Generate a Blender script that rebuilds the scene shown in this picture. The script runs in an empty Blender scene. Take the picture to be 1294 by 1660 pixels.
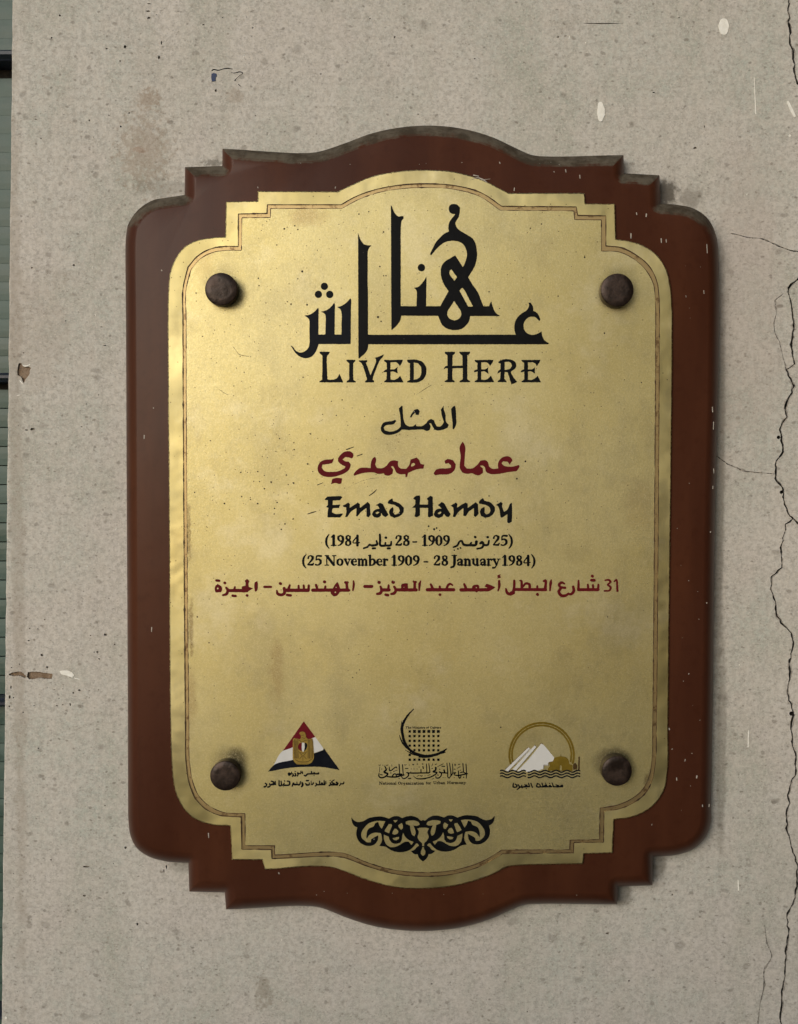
import bpy, bmesh, math, random
import numpy as np
from mathutils import Vector
from mathutils.geometry import delaunay_2d_cdt

S = 0.0003            # metres per photograph pixel on the wall plane
FPX = 1800.0          # focal length in photograph pixels
DIST = FPX * S
PITCH = math.atan(0.036)
FW = Vector((0, math.cos(PITCH), -math.sin(PITCH)))
UP = Vector((0, math.sin(PITCH), math.cos(PITCH)))
CAM = -FW * DIST
scene = bpy.context.scene
COL = scene.collection

# ---------------------------------------------------------------- camera
cam_data = bpy.data.cameras.new('camera')
cam = bpy.data.objects.new('camera', cam_data)
COL.objects.link(cam)
cam.location = CAM
cam.rotation_euler = (math.radians(90) - PITCH, 0, 0)
cam_data.sensor_fit = 'VERTICAL'
cam_data.sensor_height = 36
cam_data.lens = FPX / 1660 * 36
cam_data.clip_start = 0.01
cam_data.clip_end = 500
scene.camera = cam

# ---------------------------------------------------------------- light
SUN_FROM = Vector((-0.60, -1.0, 0.36)).normalized()
world = bpy.data.worlds.new('World')
scene.world = world
world.use_nodes = True
wn = world.node_tree.nodes
bg = wn['Background']
sky = wn.new('ShaderNodeTexSky')
sky.sky_type = 'NISHITA'
sky.sun_disc = False
sky.sun_elevation = math.asin(SUN_FROM.z)
sky.sun_rotation = math.atan2(SUN_FROM.x, SUN_FROM.y)
sky.air_density = 1.0
sky.dust_density = 1.5
sky.ozone_density = 1.0
world.node_tree.links.new(sky.outputs[0], bg.inputs[0])
bg.inputs[1].default_value = 0.08
sun_data = bpy.data.lights.new('sun', 'SUN')
sun_data.energy = 1.4
sun_data.angle = math.radians(38)
sun_data.color = (1.0, 0.985, 0.95)
sun = bpy.data.objects.new('sun', sun_data)
COL.objects.link(sun)
sun.rotation_euler = SUN_FROM.to_track_quat('Z', 'Y').to_euler()
scene.view_settings.view_transform = 'Standard'
scene.view_settings.look = 'None'
scene.view_settings.exposure = 0.15
scene.view_settings.gamma = 1.0

# ---------------------------------------------------------------- geometry helpers
def at(px, py, h):
    """point on the plane h metres in front of the wall, seen at photo pixel px,py"""
    d = FW * FPX + Vector((1, 0, 0)) * (px - 647) - UP * (py - 830)
    t = (-h - CAM.y) / d.y
    return CAM + d * t

def link(name, me, mats, parent=None, smooth=False):
    o = bpy.data.objects.new(name, me)
    COL.objects.link(o)
    for m in (mats if isinstance(mats, (list, tuple)) else [mats]):
        me.materials.append(m)
    if parent:
        o.parent = parent
    if smooth:
        me.polygons.foreach_set('use_smooth', [True] * len(me.polygons))
    return o

def tag(o, label, cat=None, group=None, kind=None):
    if label: o['label'] = label
    if cat: o['category'] = cat
    if group: o['group'] = group
    if kind: o['kind'] = kind
    return o

def empty(name, loc=(0, 0, 0)):
    o = bpy.data.objects.new(name, None)
    COL.objects.link(o)
    o.location = loc
    o.empty_display_size = 0.02
    return o

def Z(x0, y0, s, pts):
    """points read in an enlarged crop -> photo pixels"""
    return [(x0 + p[0] / s, y0 + p[1] / s) + tuple(v / s for v in p[2:]) for p in pts]

def smooth_poly(pts, step=1.2, corner=42):
    """closed Catmull-Rom that keeps sharp corners"""
    n = len(pts)
    P = np.array(pts, float)[:, :2]
    a = P - np.roll(P, 1, 0)
    b = np.roll(P, -1, 0) - P
    la, lb = np.linalg.norm(a, axis=1) + 1e-9, np.linalg.norm(b, axis=1) + 1e-9
    cosang = np.clip((a * b).sum(1) / la / lb, -1, 1)
    sharp = np.degrees(np.arccos(cosang)) > corner
    T = np.zeros_like(P)
    for i in range(n):
        if not sharp[i]:
            t = a[i] / la[i] * lb[i] + b[i] / lb[i] * la[i]
            T[i] = t / (np.linalg.norm(t) + 1e-9)
    out = []
    for i in range(n):
        j = (i + 1) % n
        L = lb[i]
        m0 = T[i] * min(L, 2.2*min(la[i], lb[i])) if not sharp[i] else b[i]
        m1 = T[j] * min(L, 2.2*min(la[j], lb[j])) if not sharp[j] else b[i]
        k = max(1, int(L / step))
        for q in range(k):
            t = q / k
            h00 = 2*t**3 - 3*t**2 + 1; h10 = t**3 - 2*t**2 + t
            h01 = -2*t**3 + 3*t**2; h11 = t**3 - t**2
            out.append(h00 * P[i] + h10 * m0 + h01 * P[j] + h11 * m1)
    return np.array(out)

def smooth_line(pts, step=1.0):
    """open Catmull-Rom through (x, y, w)"""
    P = np.array(pts, float)
    n = len(P)
    if n == 2:
        return P
    out = []
    for i in range(n - 1):
        p0 = P[i - 1] if i > 0 else 2 * P[0] - P[1]
        p3 = P[i + 2] if i + 2 < n else 2 * P[-1] - P[-2]
        p1, p2 = P[i], P[i + 1]
        k = max(1, int(np.linalg.norm(p2[:2] - p1[:2]) / step))
        for q in range(k):
            t = q / k
            v = 0.5 * (2*p1 + (p2-p0)*t + (2*p0-5*p1+4*p2-p3)*t*t + (3*p1-p0-3*p2+p3)*t**3)
            v[2] = p1[2] + (p2[2] - p1[2]) * t
            out.append(v)
    out.append(P[-1])
    return np.array(out)

def value_noise(X, Y, scale, seed=0):
    rs = np.random.RandomState(seed)
    tab = rs.rand(64, 64).astype(np.float32)
    x = X / scale; y = Y / scale
    xi = np.floor(x).astype(int); yi = np.floor(y).astype(int)
    fx = x - xi; fy = y - yi
    fx = fx*fx*(3-2*fx); fy = fy*fy*(3-2*fy)
    g = lambda a, b: tab[a % 64, b % 64]
    return (g(xi, yi)*(1-fx)*(1-fy) + g(xi+1, yi)*fx*(1-fy) + g(xi, yi+1)*(1-fx)*fy + g(xi+1, yi+1)*fx*fy) * 2 - 1

class Field:
    """2-D signed distance field in photo pixels; negative is inside"""
    def __init__(self, x0, y0, x1, y1, res=0.45):
        self.x0, self.y0, self.res = x0, y0, res
        self.nx = int((x1 - x0) / res) + 2
        self.ny = int((y1 - y0) / res) + 2
        self.d = np.full((self.nx, self.ny), 9.0, np.float32)
    def win(self, bx0, by0, bx1, by1, m=4):
        r = self.res
        i0 = max(0, int((bx0 - m - self.x0) / r)); i1 = min(self.nx, int((bx1 + m - self.x0) / r) + 2)
        j0 = max(0, int((by0 - m - self.y0) / r)); j1 = min(self.ny, int((by1 + m - self.y0) / r) + 2)
        X, Y = np.meshgrid(self.x0 + np.arange(i0, i1) * r, self.y0 + np.arange(j0, j1) * r, indexing='ij')
        return (slice(i0, i1), slice(j0, j1)), X.astype(np.float32), Y.astype(np.float32)
    def put(self, sl, d, sub=False):
        if sub: self.d[sl] = np.maximum(self.d[sl], -d)
        else: self.d[sl] = np.minimum(self.d[sl], d)
    def poly(self, pts, sub=False, smooth=True, m=4, far=None, corner=42):
        P = smooth_poly(pts, corner=corner) if smooth else np.array(pts, float)[:, :2]
        if far: m = far
        sl, X, Y = self.win(P[:, 0].min(), P[:, 1].min(), P[:, 0].max(), P[:, 1].max(), m)
        if X.size == 0: return
        D = np.full(X.shape, float(m)**2 + 4, np.float32)
        flip = np.zeros((X.shape[0] + 1, X.shape[1]), np.int32)
        xs = X[:, 0].astype(float); ys = Y[0].astype(float)
        Q = np.roll(P, -1, 0)
        for (ax, ay), (bx, by) in zip(P, Q):
            ex, ey = bx - ax, by - ay
            l2 = ex*ex + ey*ey
            if l2 < 1e-9: continue
            i0, i1 = np.searchsorted(xs, (min(ax, bx)-m, max(ax, bx)+m))
            j0, j1 = np.searchsorted(ys, (min(ay, by)-m, max(ay, by)+m))
            w = (slice(i0, i1), slice(j0, j1))
            Xs, Ys = X[w], Y[w]
            t = np.clip(((Xs-ax)*ex + (Ys-ay)*ey) / l2, 0, 1)
            D[w] = np.minimum(D[w], (Xs-ax-t*ex)**2 + (Ys-ay-t*ey)**2)
            if ay != by:
                k0, k1 = np.searchsorted(ys, (min(ay, by), max(ay, by)))
                if k1 > k0:
                    xc = (bx-ax) * (ys[k0:k1]-ay) / (by-ay) + ax
                    np.add.at(flip, (np.searchsorted(xs, xc), np.arange(k0, k1)), 1)
        inside = (np.cumsum(flip[::-1], 0)[::-1][1:] % 2).astype(bool)
        D = np.sqrt(D)
        self.put(sl, np.where(inside, -D, D), sub)
    def line(self, pts, sub=False, k=1.0, step=1.0, closed=False, wob=0):
        P = smooth_line(pts, step)
        for a, b in zip(P[:-1], P[1:]):
            ra, rb = a[2] * k / 2, b[2] * k / 2
            mr = max(ra, rb)
            sl, X, Y = self.win(min(a[0], b[0]) - mr, min(a[1], b[1]) - mr, max(a[0], b[0]) + mr, max(a[1], b[1]) + mr, 2)
            if X.size == 0: continue
            ex, ey = b[0] - a[0], b[1] - a[1]
            l2 = ex*ex + ey*ey + 1e-9
            t = np.clip(((X-a[0])*ex + (Y-a[1])*ey) / l2, 0, 1)
            d = np.sqrt((X-a[0]-t*ex)**2 + (Y-a[1]-t*ey)**2) - (ra + (rb-ra)*t)
            self.put(sl, d, sub)
    def dot(self, x, y, r, sub=False):
        sl, X, Y = self.win(x - r, y - r, x + r, y + r)
        if X.size: self.put(sl, np.hypot(X - x, Y - y) - r, sub)
    def rough(self, amp, scale=2.0, seed=1):
        X, Y = np.meshgrid(self.x0 + np.arange(self.nx)*self.res, self.y0 + np.arange(self.ny)*self.res, indexing='ij')
        self.d += amp * value_noise(X, Y, scale, seed)
        return self
    def contours(self, level=0.0, tol=0.07):
        d = self.d - level
        d = np.where(np.abs(d) < 1e-5, 1e-5, d)
        s = d < 0
        nx, ny = d.shape
        code = s[:-1, :-1]*1 + s[1:, :-1]*2 + s[1:, 1:]*4 + s[:-1, 1:]*8
        I, J = np.nonzero((code > 0) & (code < 15))
        segs = {}
        def ex(i, j):   # horizontal edge (i,j)-(i+1,j)
            t = d[i, j] / (d[i, j] - d[i+1, j]); return (i + t, j)
        def ey(i, j):
            t = d[i, j] / (d[i, j] - d[i, j+1]); return (i, j + t)
        TAB = {1:[(3,0)],2:[(0,1)],3:[(3,1)],4:[(1,2)],5:[(3,0),(1,2)],6:[(0,2)],7:[(3,2)],8:[(2,3)],9:[(2,0)],10:[(0,1),(2,3)],11:[(2,1)],12:[(1,3)],13:[(1,0)],14:[(0,3)]}
        pos = {}
        for i, j in zip(I.tolist(), J.tolist()):
            keys = ((0, i, j), (1, i+1, j), (0, i, j+1), (1, i, j))
            for a, b in TAB[int(code[i, j])]:
                ka, kb = keys[a], keys[b]
                segs[ka] = kb
                for kk in (ka, kb):
                    if kk not in pos:
                        pos[kk] = ex(kk[1], kk[2]) if kk[0] == 0 else ey(kk[1], kk[2])
        loops = []
        while segs:
            k0, k = segs.popitem()
            loop = [k0]
            while k != k0 and k in segs:
                loop.append(k)
                k = segs.pop(k)
            if k != k0: loop.append(k)
            P = np.array([pos[q] for q in loop])
            P = P * self.res + np.array([self.x0, self.y0])
            if len(P) < 4: continue
            P = simplify(P, tol)
            if len(P) >= 3:
                x, y = P[:, 0], P[:, 1]
                A = 0.5 * np.sum(x * np.roll(y, -1) - y * np.roll(x, -1))
                if abs(A) > 0.15: loops.append((A, P))
        return loops

def simplify(P, tol):
    n = len(P)
    far = int(np.argmax(np.hypot(*(P - P[0]).T)))
    if far == 0: return P
    keep = np.zeros(n + 1, bool)
    Q = np.vstack([P, P[:1]])
    keep[0] = keep[far] = keep[n] = True
    st = [(0, far), (far, n)]
    while st:
        a, b = st.pop()
        if b <= a + 1: continue
        A, B = Q[a], Q[b]
        e = B - A
        C = Q[a+1:b] - A
        t = np.clip(C @ e / (e @ e + 1e-12), 0, 1)
        dd = np.hypot(*(C - t[:, None]*e).T)
        k = int(np.argmax(dd))
        if dd[k] > tol:
            keep[a+1+k] = True
            st += [(a, a+1+k), (a+1+k, b)]
    return Q[:-1][keep[:-1]]

def pip(pt, P):
    x, y = pt
    X, Y = P[:, 0], P[:, 1]
    X2, Y2 = np.roll(X, -1), np.roll(Y, -1)
    with np.errstate(divide='ignore', invalid='ignore'):
        c = ((Y > y) != (Y2 > y)) & (x < (X2-X)*(y-Y)/(Y2-Y+1e-30)+X)
    return c.sum() % 2 == 1

def group_loops(loops):
    """-> [(outer, [holes])]; outer loops are those nested an even number of times"""
    n = len(loops)
    Ps = [l[1] for l in loops]
    bb = [(P.min(0), P.max(0)) for P in Ps]
    par = [[] for _ in range(n)]
    for i in range(n):
        for j in range(n):
            if i != j and (bb[j][0] <= bb[i][0]).all() and (bb[j][1] >= bb[i][1]).all() and pip(Ps[i][0], Ps[j]):
                par[i].append(j)
    out = {}
    for i in range(n):
        if len(par[i]) % 2 == 0: out[i] = []
    for i in range(n):
        if len(par[i]) % 2 == 1:
            best = min((j for j in par[i] if j in out), key=lambda j: abs(loops[j][0]), default=None)
            if best is not None: out[best].append(Ps[i])
    return [(Ps[i], h) for i, h in out.items()]

class MB:
    def __init__(self): self.v = []; self.f = []; self.m = []
    def cdt(self, rings, fn, mi=0):
        """constrained triangulation of nested rings; fn(ring index, x, y) -> 3-D point"""
        pts, edges, src = [], [], []
        for ri, r in enumerate(rings):
            n = len(r); o = len(pts)
            for p in r: pts.append(Vector((float(p[0]), float(p[1])))); src.append(ri)
            edges += [(o+i, o+(i+1) % n) for i in range(n)]
        V, E, T, ov, oe, of = delaunay_2d_cdt(pts, edges, [], 0, 1e-5)
        base = len(self.v)
        for k, q in enumerate(V):
            self.v.append(fn(src[ov[k][0]] if ov[k] else 0, q[0], q[1]))
        T = np.array([t for t in T if len(t) == 3])
        VV = np.array([(q[0], q[1]) for q in V])
        C = VV[T].mean(1)
        ins = np.zeros(len(C), bool)
        for r in rings:
            R = np.array(r, float)[:, :2]
            for (ax, ay), (bx, by) in zip(R, np.roll(R, -1, 0)):
                if ay != by:
                    c = ((ay > C[:, 1]) != (by > C[:, 1]))
                    k = np.nonzero(c)[0]
                    hit = C[k, 0] < (bx-ax)*(C[k, 1]-ay)/(by-ay) + ax
                    ins[k[hit]] ^= True
        for t, ok in zip(T.tolist(), ins):
            if not ok: continue
            a, b, c = t
            A = (VV[b]-VV[a]); B = (VV[c]-VV[a])
            if A[0]*B[1]-A[1]*B[0] > 0: a, c = c, a
            self.f.append((base+a, base+b, base+c)); self.m.append(mi)
    def fill(self, rings, h, mi=0):
        """flat face with holes at height h (rings in photo pixels)"""
        self.cdt(rings, lambda ri, x, y: at(x, y, h)[:], mi)
    def wall(self, ring, h0, h1, mi=0, flip=False):
        """side wall; each ring point keeps the direction it has at h1"""
        n = len(ring); base = len(self.v)
        x, y = np.array(ring)[:, 0], np.array(ring)[:, 1]
        A = np.sum(x*np.roll(y, -1) - y*np.roll(x, -1))
        for p in ring:
            q = at(p[0], p[1], h1)
            self.v.append(q[:]); self.v.append((q.x, -h0, q.z))
        for i in range(n):
            j = (i+1) % n
            a, b, c, d = base+2*i, base+2*j, base+2*j+1, base+2*i+1
            if (A > 0) != flip: self.f.append((a, b, c, d))
            else: self.f.append((d, c, b, a))
            self.m.append(mi)
    def strip(self, ringA, hA, ringB, hB, mi=0):
        """faces between two nested outlines at two heights (ringB inside ringA)"""
        self.cdt([ringA, ringB], lambda ri, x, y: at(x, y, (hA, hB)[ri])[:], mi)
    def box(self, x0, x1, y0, y1, z0, z1, mi=0):
        b = len(self.v)
        for x in (x0, x1):
            for y in (y0, y1):
                for z in (z0, z1): self.v.append((x, y, z))
        for q in ((0,1,3,2),(4,6,7,5),(0,4,5,1),(2,3,7,6),(0,2,6,4),(1,5,7,3)):
            self.f.append(tuple(b+k for k in q)); self.m.append(mi)
    def build(self, name, mats, parent=None, smooth=False, weld=False):
        me = bpy.data.meshes.new(name)
        me.from_pydata(self.v, [], self.f)
        me.polygons.foreach_set('material_index', self.m)
        me.validate()
        if weld:
            bm = bmesh.new(); bm.from_mesh(me)
            bmesh.ops.remove_doubles(bm, verts=bm.verts, dist=2e-6)
            bmesh.ops.recalc_face_normals(bm, faces=bm.faces)
            bm.to_mesh(me); bm.free()
        me.update()
        return link(name, me, mats, parent, smooth)

def inlay(name, field, h, t, mat, parent, label=None, level=0.0):
    """a raised flat inlay (paint, enamel, print) of thickness t on height h"""
    mb = MB()
    for outer, holes in group_loops(field.contours(level)):
        mb.fill([outer] + holes, h + t)
        for r in [outer] + holes: mb.wall(r, h, h + t)
    o = mb.build(name, mat, parent)
    bm = bmesh.new(); bm.from_mesh(o.data)
    bmesh.ops.remove_doubles(bm, verts=bm.verts, dist=1e-7)
    bmesh.ops.recalc_face_normals(bm, faces=bm.faces)
    bm.to_mesh(o.data); bm.free()
    if label: o['label'] = label
    return o
# ---------------------------------------------------------------- materials
def lin(r, g, b):
    f = lambda c: (c/255/12.92) if c <= 10 else ((c/255+0.055)/1.055)**2.4
    return (f(r), f(g), f(b), 1)

class NT:
    def __init__(self, name):
        self.mat = bpy.data.materials.new(name)
        self.mat.use_nodes = True
        self.t = self.mat.node_tree
        self.b = self.t.nodes['Principled BSDF']
        self.geo = self.t.nodes.new('ShaderNodeNewGeometry')
        self.pos = self.geo.outputs['Position']
    def L(self, a, b): self.t.links.new(a, b)
    def _in(self, sock, v):
        if hasattr(v, 'is_output'): self.L(v, sock)
        else: sock.default_value = v
    def math(self, op, a, b=0.0, c=None, clamp=False):
        n = self.t.nodes.new('ShaderNodeMath'); n.operation = op; n.use_clamp = clamp
        self._in(n.inputs[0], a); self._in(n.inputs[1], b)
        if c is not None: self._in(n.inputs[2], c)
        return n.outputs[0]
    def vec(self, op, a, b=(0,0,0)):
        n = self.t.nodes.new('ShaderNodeVectorMath'); n.operation = op
        self._in(n.inputs[0], a); self._in(n.inputs[1], b)
        return n.outputs['Value'] if op in ('DISTANCE', 'LENGTH', 'DOT_PRODUCT') else n.outputs[0]
    def noise(self, scale, detail=3, rough=0.55, vec=None, dist=0.0):
        n = self.t.nodes.new('ShaderNodeTexNoise')
        n.inputs['Scale'].default_value = scale; n.inputs['Detail'].default_value = detail
        n.inputs['Roughness'].default_value = rough; n.inputs['Distortion'].default_value = dist
        self.L(vec if vec else self.pos, n.inputs['Vector'])
        return n.outputs['Fac']
    def noise_name(self, scale):
        n = self.t.nodes.new('ShaderNodeTexNoise')
        n.inputs['Scale'].default_value = scale; n.inputs['Detail'].default_value = 3
        self.L(self.pos, n.inputs['Vector'])
        return n.name
    def voro(self, scale, vec=None, feat='F1', rnd=1.0):
        n = self.t.nodes.new('ShaderNodeTexVoronoi'); n.feature = feat
        n.inputs['Scale'].default_value = scale; n.inputs['Randomness'].default_value = rnd
        self.L(vec if vec else self.pos, n.inputs['Vector'])
        return n
    def scale(self, sx, sy, sz, off=(0,0,0), rot=(0,0,0)):
        n = self.t.nodes.new('ShaderNodeMapping')
        n.inputs['Scale'].default_value = (sx, sy, sz); n.inputs['Location'].default_value = off
        n.inputs['Rotation'].default_value = rot
        self.L(self.pos, n.inputs['Vector'])
        return n.outputs[0]
    def ramp(self, f, lo, hi, a=0.0, b=1.0, smooth=True):
        n = self.t.nodes.new('ShaderNodeMapRange'); n.clamp = True
        n.interpolation_type = 'SMOOTHSTEP' if smooth else 'LINEAR'
        self._in(n.inputs[0], f)
        n.inputs[1].default_value = lo; n.inputs[2].default_value = hi
        n.inputs[3].default_value = a; n.inputs[4].default_value = b
        return n.outputs[0]
    def mix(self, f, a, b, mode='MIX'):
        n = self.t.nodes.new('ShaderNodeMix'); n.data_type = 'RGBA'; n.blend_type = mode
        n.clamp_factor = True
        self._in(n.inputs[0], f)
        self._in(n.inputs[6], a); self._in(n.inputs[7], b)
        return n.outputs[2]
    def bump(self, h, strength, dist, prev=None):
        n = self.t.nodes.new('ShaderNodeBump')
        n.inputs['Strength'].default_value = strength; n.inputs['Distance'].default_value = dist
        self.L(h, n.inputs['Height'])
        if prev is not None: self.L(prev, n.inputs['Normal'])
        return n.outputs[0]
    def out(self, color=None, rough=None, metal=None, normal=None, spec=None, coat=None):
        b = self.b
        if color is not None: self._in(b.inputs['Base Color'], color)
        if rough is not None: self._in(b.inputs['Roughness'], rough)
        if metal is not None: self._in(b.inputs['Metallic'], metal)
        if spec is not None: self._in(b.inputs['Specular IOR Level'], spec)
        if coat is not None: b.inputs['Coat Weight'].default_value = coat; b.inputs['Coat Roughness'].default_value = 0.25
        if normal is not None: self.L(normal, b.inputs['Normal'])
        return self.mat

H_BOARD = 0.014
H_PLATE = 0.0155

def stone_material(floor=False):
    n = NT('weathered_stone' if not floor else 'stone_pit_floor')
    big = n.noise(12, 5, 0.65)
    mid = n.noise(38, 5, 0.6, n.scale(1, 1, 0.75, (3, 0, 1)))
    fine = n.noise(420, 4, 0.65)
    c = n.mix(n.ramp(big, 0.40, 0.60), (0.520, 0.485, 0.445, 1), (0.425, 0.452, 0.400, 1))
    c = n.mix(n.ramp(mid, 0.36, 0.66, 0, 0.8), c, (0.54, 0.52, 0.475, 1))
    # greenish damp clouds
    c = n.mix(n.ramp(n.noise(26, 5, 0.65, n.scale(1, 1, .5, (7, 2, 4))), 0.46, 0.66, 0, 0.75), c, (0.355, 0.37, 0.305, 1))
    # vertical run marks
    run = n.noise(60, 3, 0.5, n.scale(1.0, 1, 0.06, (1, 0, 0)))
    c = n.mix(n.ramp(n.noise(45, 5, 0.7, n.scale(1, 1, 1, (9, 9, 2))), 0.52, 0.70, 0, 0.40), c, (0.43, 0.375, 0.325, 1))
    c = n.mix(n.ramp(run, 0.50, 0.70, 0, 0.42), c, (0.62, 0.585, 0.535, 1))
    run2 = n.noise(150, 3, 0.6, n.scale(1.0, 1, 0.05, (5, 0, 2)))
    c = n.mix(n.ramp(run2, 0.56, 0.75, 0, 0.18), c, (0.33, 0.305, 0.27, 1))
    # grain
    c = n.mix(n.ramp(fine, 0.40, 0.60, 0, 0.62), c, (0.32, 0.298, 0.258, 1))
    c = n.mix(n.ramp(n.noise(700, 3, 0.7, n.scale(1, 1, 1.3, (2, 0, 5))), 0.50, 0.62, 0, 0.5), c, (0.62, 0.59, 0.53, 1))
    c = n.mix(n.ramp(n.noise(560, 3, 0.7, n.scale(1, 1, 1.5, (6, 0, 1))), 0.56, 0.66, 0, 0.6), c, (0.22, 0.20, 0.165, 1))
    c = n.mix(n.ramp(n.noise(150, 5, 0.7, n.scale(1, 1, .9, (4, 0, 7))), 0.42, 0.62, 0, 0.35), c, (0.60, 0.56, 0.495, 1))
    c = n.mix(n.ramp(n.noise(1300, 2, 0.5), 0.4, 0.72, 0, 0.30), c, (0.66, 0.61, 0.545, 1))
    # shell-like darker flecks of several sizes
    for sc, th, wt, off in ((260, 0.26, 0.60, 0), (150, 0.24, 0.50, 4), (85, 0.20, 0.42, 9), (48, 0.17, 0.36, 2), (520, 0.32, 0.4, 6)):
        v = n.voro(sc, n.vec('ADD', n.scale(1, 1, 1.35, (off, 0, off)), n.vec('MULTIPLY', n.t.nodes[n.noise_name(sc*1.7)].outputs['Color'], (0.55/sc, 0, 0.55/sc))))
        m = n.ramp(v.outputs['Distance'], th*0.45, th, 1, 0)
        sp = n.t.nodes.new('ShaderNodeSeparateColor'); n.L(v.outputs['Color'], sp.inputs[0])
        pick = n.math('GREATER_THAN', sp.outputs[0], 0.80)
        m = n.math('MULTIPLY', n.math('MULTIPLY', m, pick), wt)
        c = n.mix(m, c, (0.165, 0.145, 0.118, 1))
        pick2 = n.math('LESS_THAN', sp.outputs[0], 0.07)
        m2 = n.math('MULTIPLY', n.math('MULTIPLY', n.ramp(v.outputs['Distance'], th*0.4, th*0.9, 1, 0), pick2), 0.6)
        c = n.mix(m2, c, (0.60, 0.56, 0.50, 1))
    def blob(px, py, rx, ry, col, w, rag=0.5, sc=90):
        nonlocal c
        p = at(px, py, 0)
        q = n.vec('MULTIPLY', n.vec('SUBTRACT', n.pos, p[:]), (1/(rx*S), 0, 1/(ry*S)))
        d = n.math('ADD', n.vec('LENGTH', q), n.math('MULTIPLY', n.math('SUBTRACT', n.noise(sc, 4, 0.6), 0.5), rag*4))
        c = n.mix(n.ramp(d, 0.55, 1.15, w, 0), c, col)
    if not floor:
        rust = (0.27, 0.195, 0.13, 1); dust_shade = (0.15, 0.135, 0.105, 1)  # second tone serves settled dust and the painted shadow beside the board
        blob(235, 245, 42, 60, rust, 0.40, 1.0, 330)
        blob(242, 160, 20, 18, rust, 0.5, 1.0, 480)
        blob(225, 243, 12, 6, (0.3, 0.16, 0.09, 1), 0.3, 0.9, 500)
        blob(382, 156, 16, 14, rust, 0.3, 0.8, 350)
        blob(265, 305, 60, 18, dust_shade, 0.3, 0.7, 260)
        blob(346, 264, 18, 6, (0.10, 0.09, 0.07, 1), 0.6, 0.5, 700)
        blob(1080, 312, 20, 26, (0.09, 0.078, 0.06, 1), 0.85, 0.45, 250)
        blob(1120, 320, 22, 18, dust_shade, 0.5, 0.5, 250)
        blob(1166, 780, 10, 420, dust_shade, 0.55, 0.25, 180)  # board's soft shadow plus grime, painted into the stone colour
        blob(1170, 1210, 9, 200, dust_shade, 0.40, 0.25, 180)  # lower end of the same painted shadow band
        blob(1065, 1402, 20, 22, dust_shade, 0.6, 0.4, 200)
        blob(1010, 1450, 16, 22, dust_shade, 0.6, 0.4, 200)
        blob(295, 1405, 26, 12, dust_shade, 0.35, 0.4, 200)
        blob(428, 1606, 15, 32, (0.2, 0.165, 0.115, 1), 0.42, 0.9, 260)
        blob(60, 520, 60, 120, (0.33, 0.26, 0.2, 1), 0.18, 0.7, 60)
        blob(28, 800, 12, 900, (0.28, 0.235, 0.18, 1), 0.35, 0.6, 80)
        # pinkish band on the right part of the slab
        blob(1210, 520, 60, 300, (0.40, 0.32, 0.27, 1), 0.22, 0.5, 50)
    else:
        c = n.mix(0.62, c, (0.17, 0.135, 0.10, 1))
    bh = n.math('ADD', n.math('MULTIPLY', fine, 0.6), n.math('MULTIPLY', mid, 0.8))
    nr = n.bump(bh, 0.35, 0.0006)
    nr = n.bump(n.noise(1500, 2, 0.6), 0.22, 0.00012, nr)
    return n.out(c, n.ramp(fine, 0.3, 0.7, 0.55, 0.78), 0.0, nr, 0.35)

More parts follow.
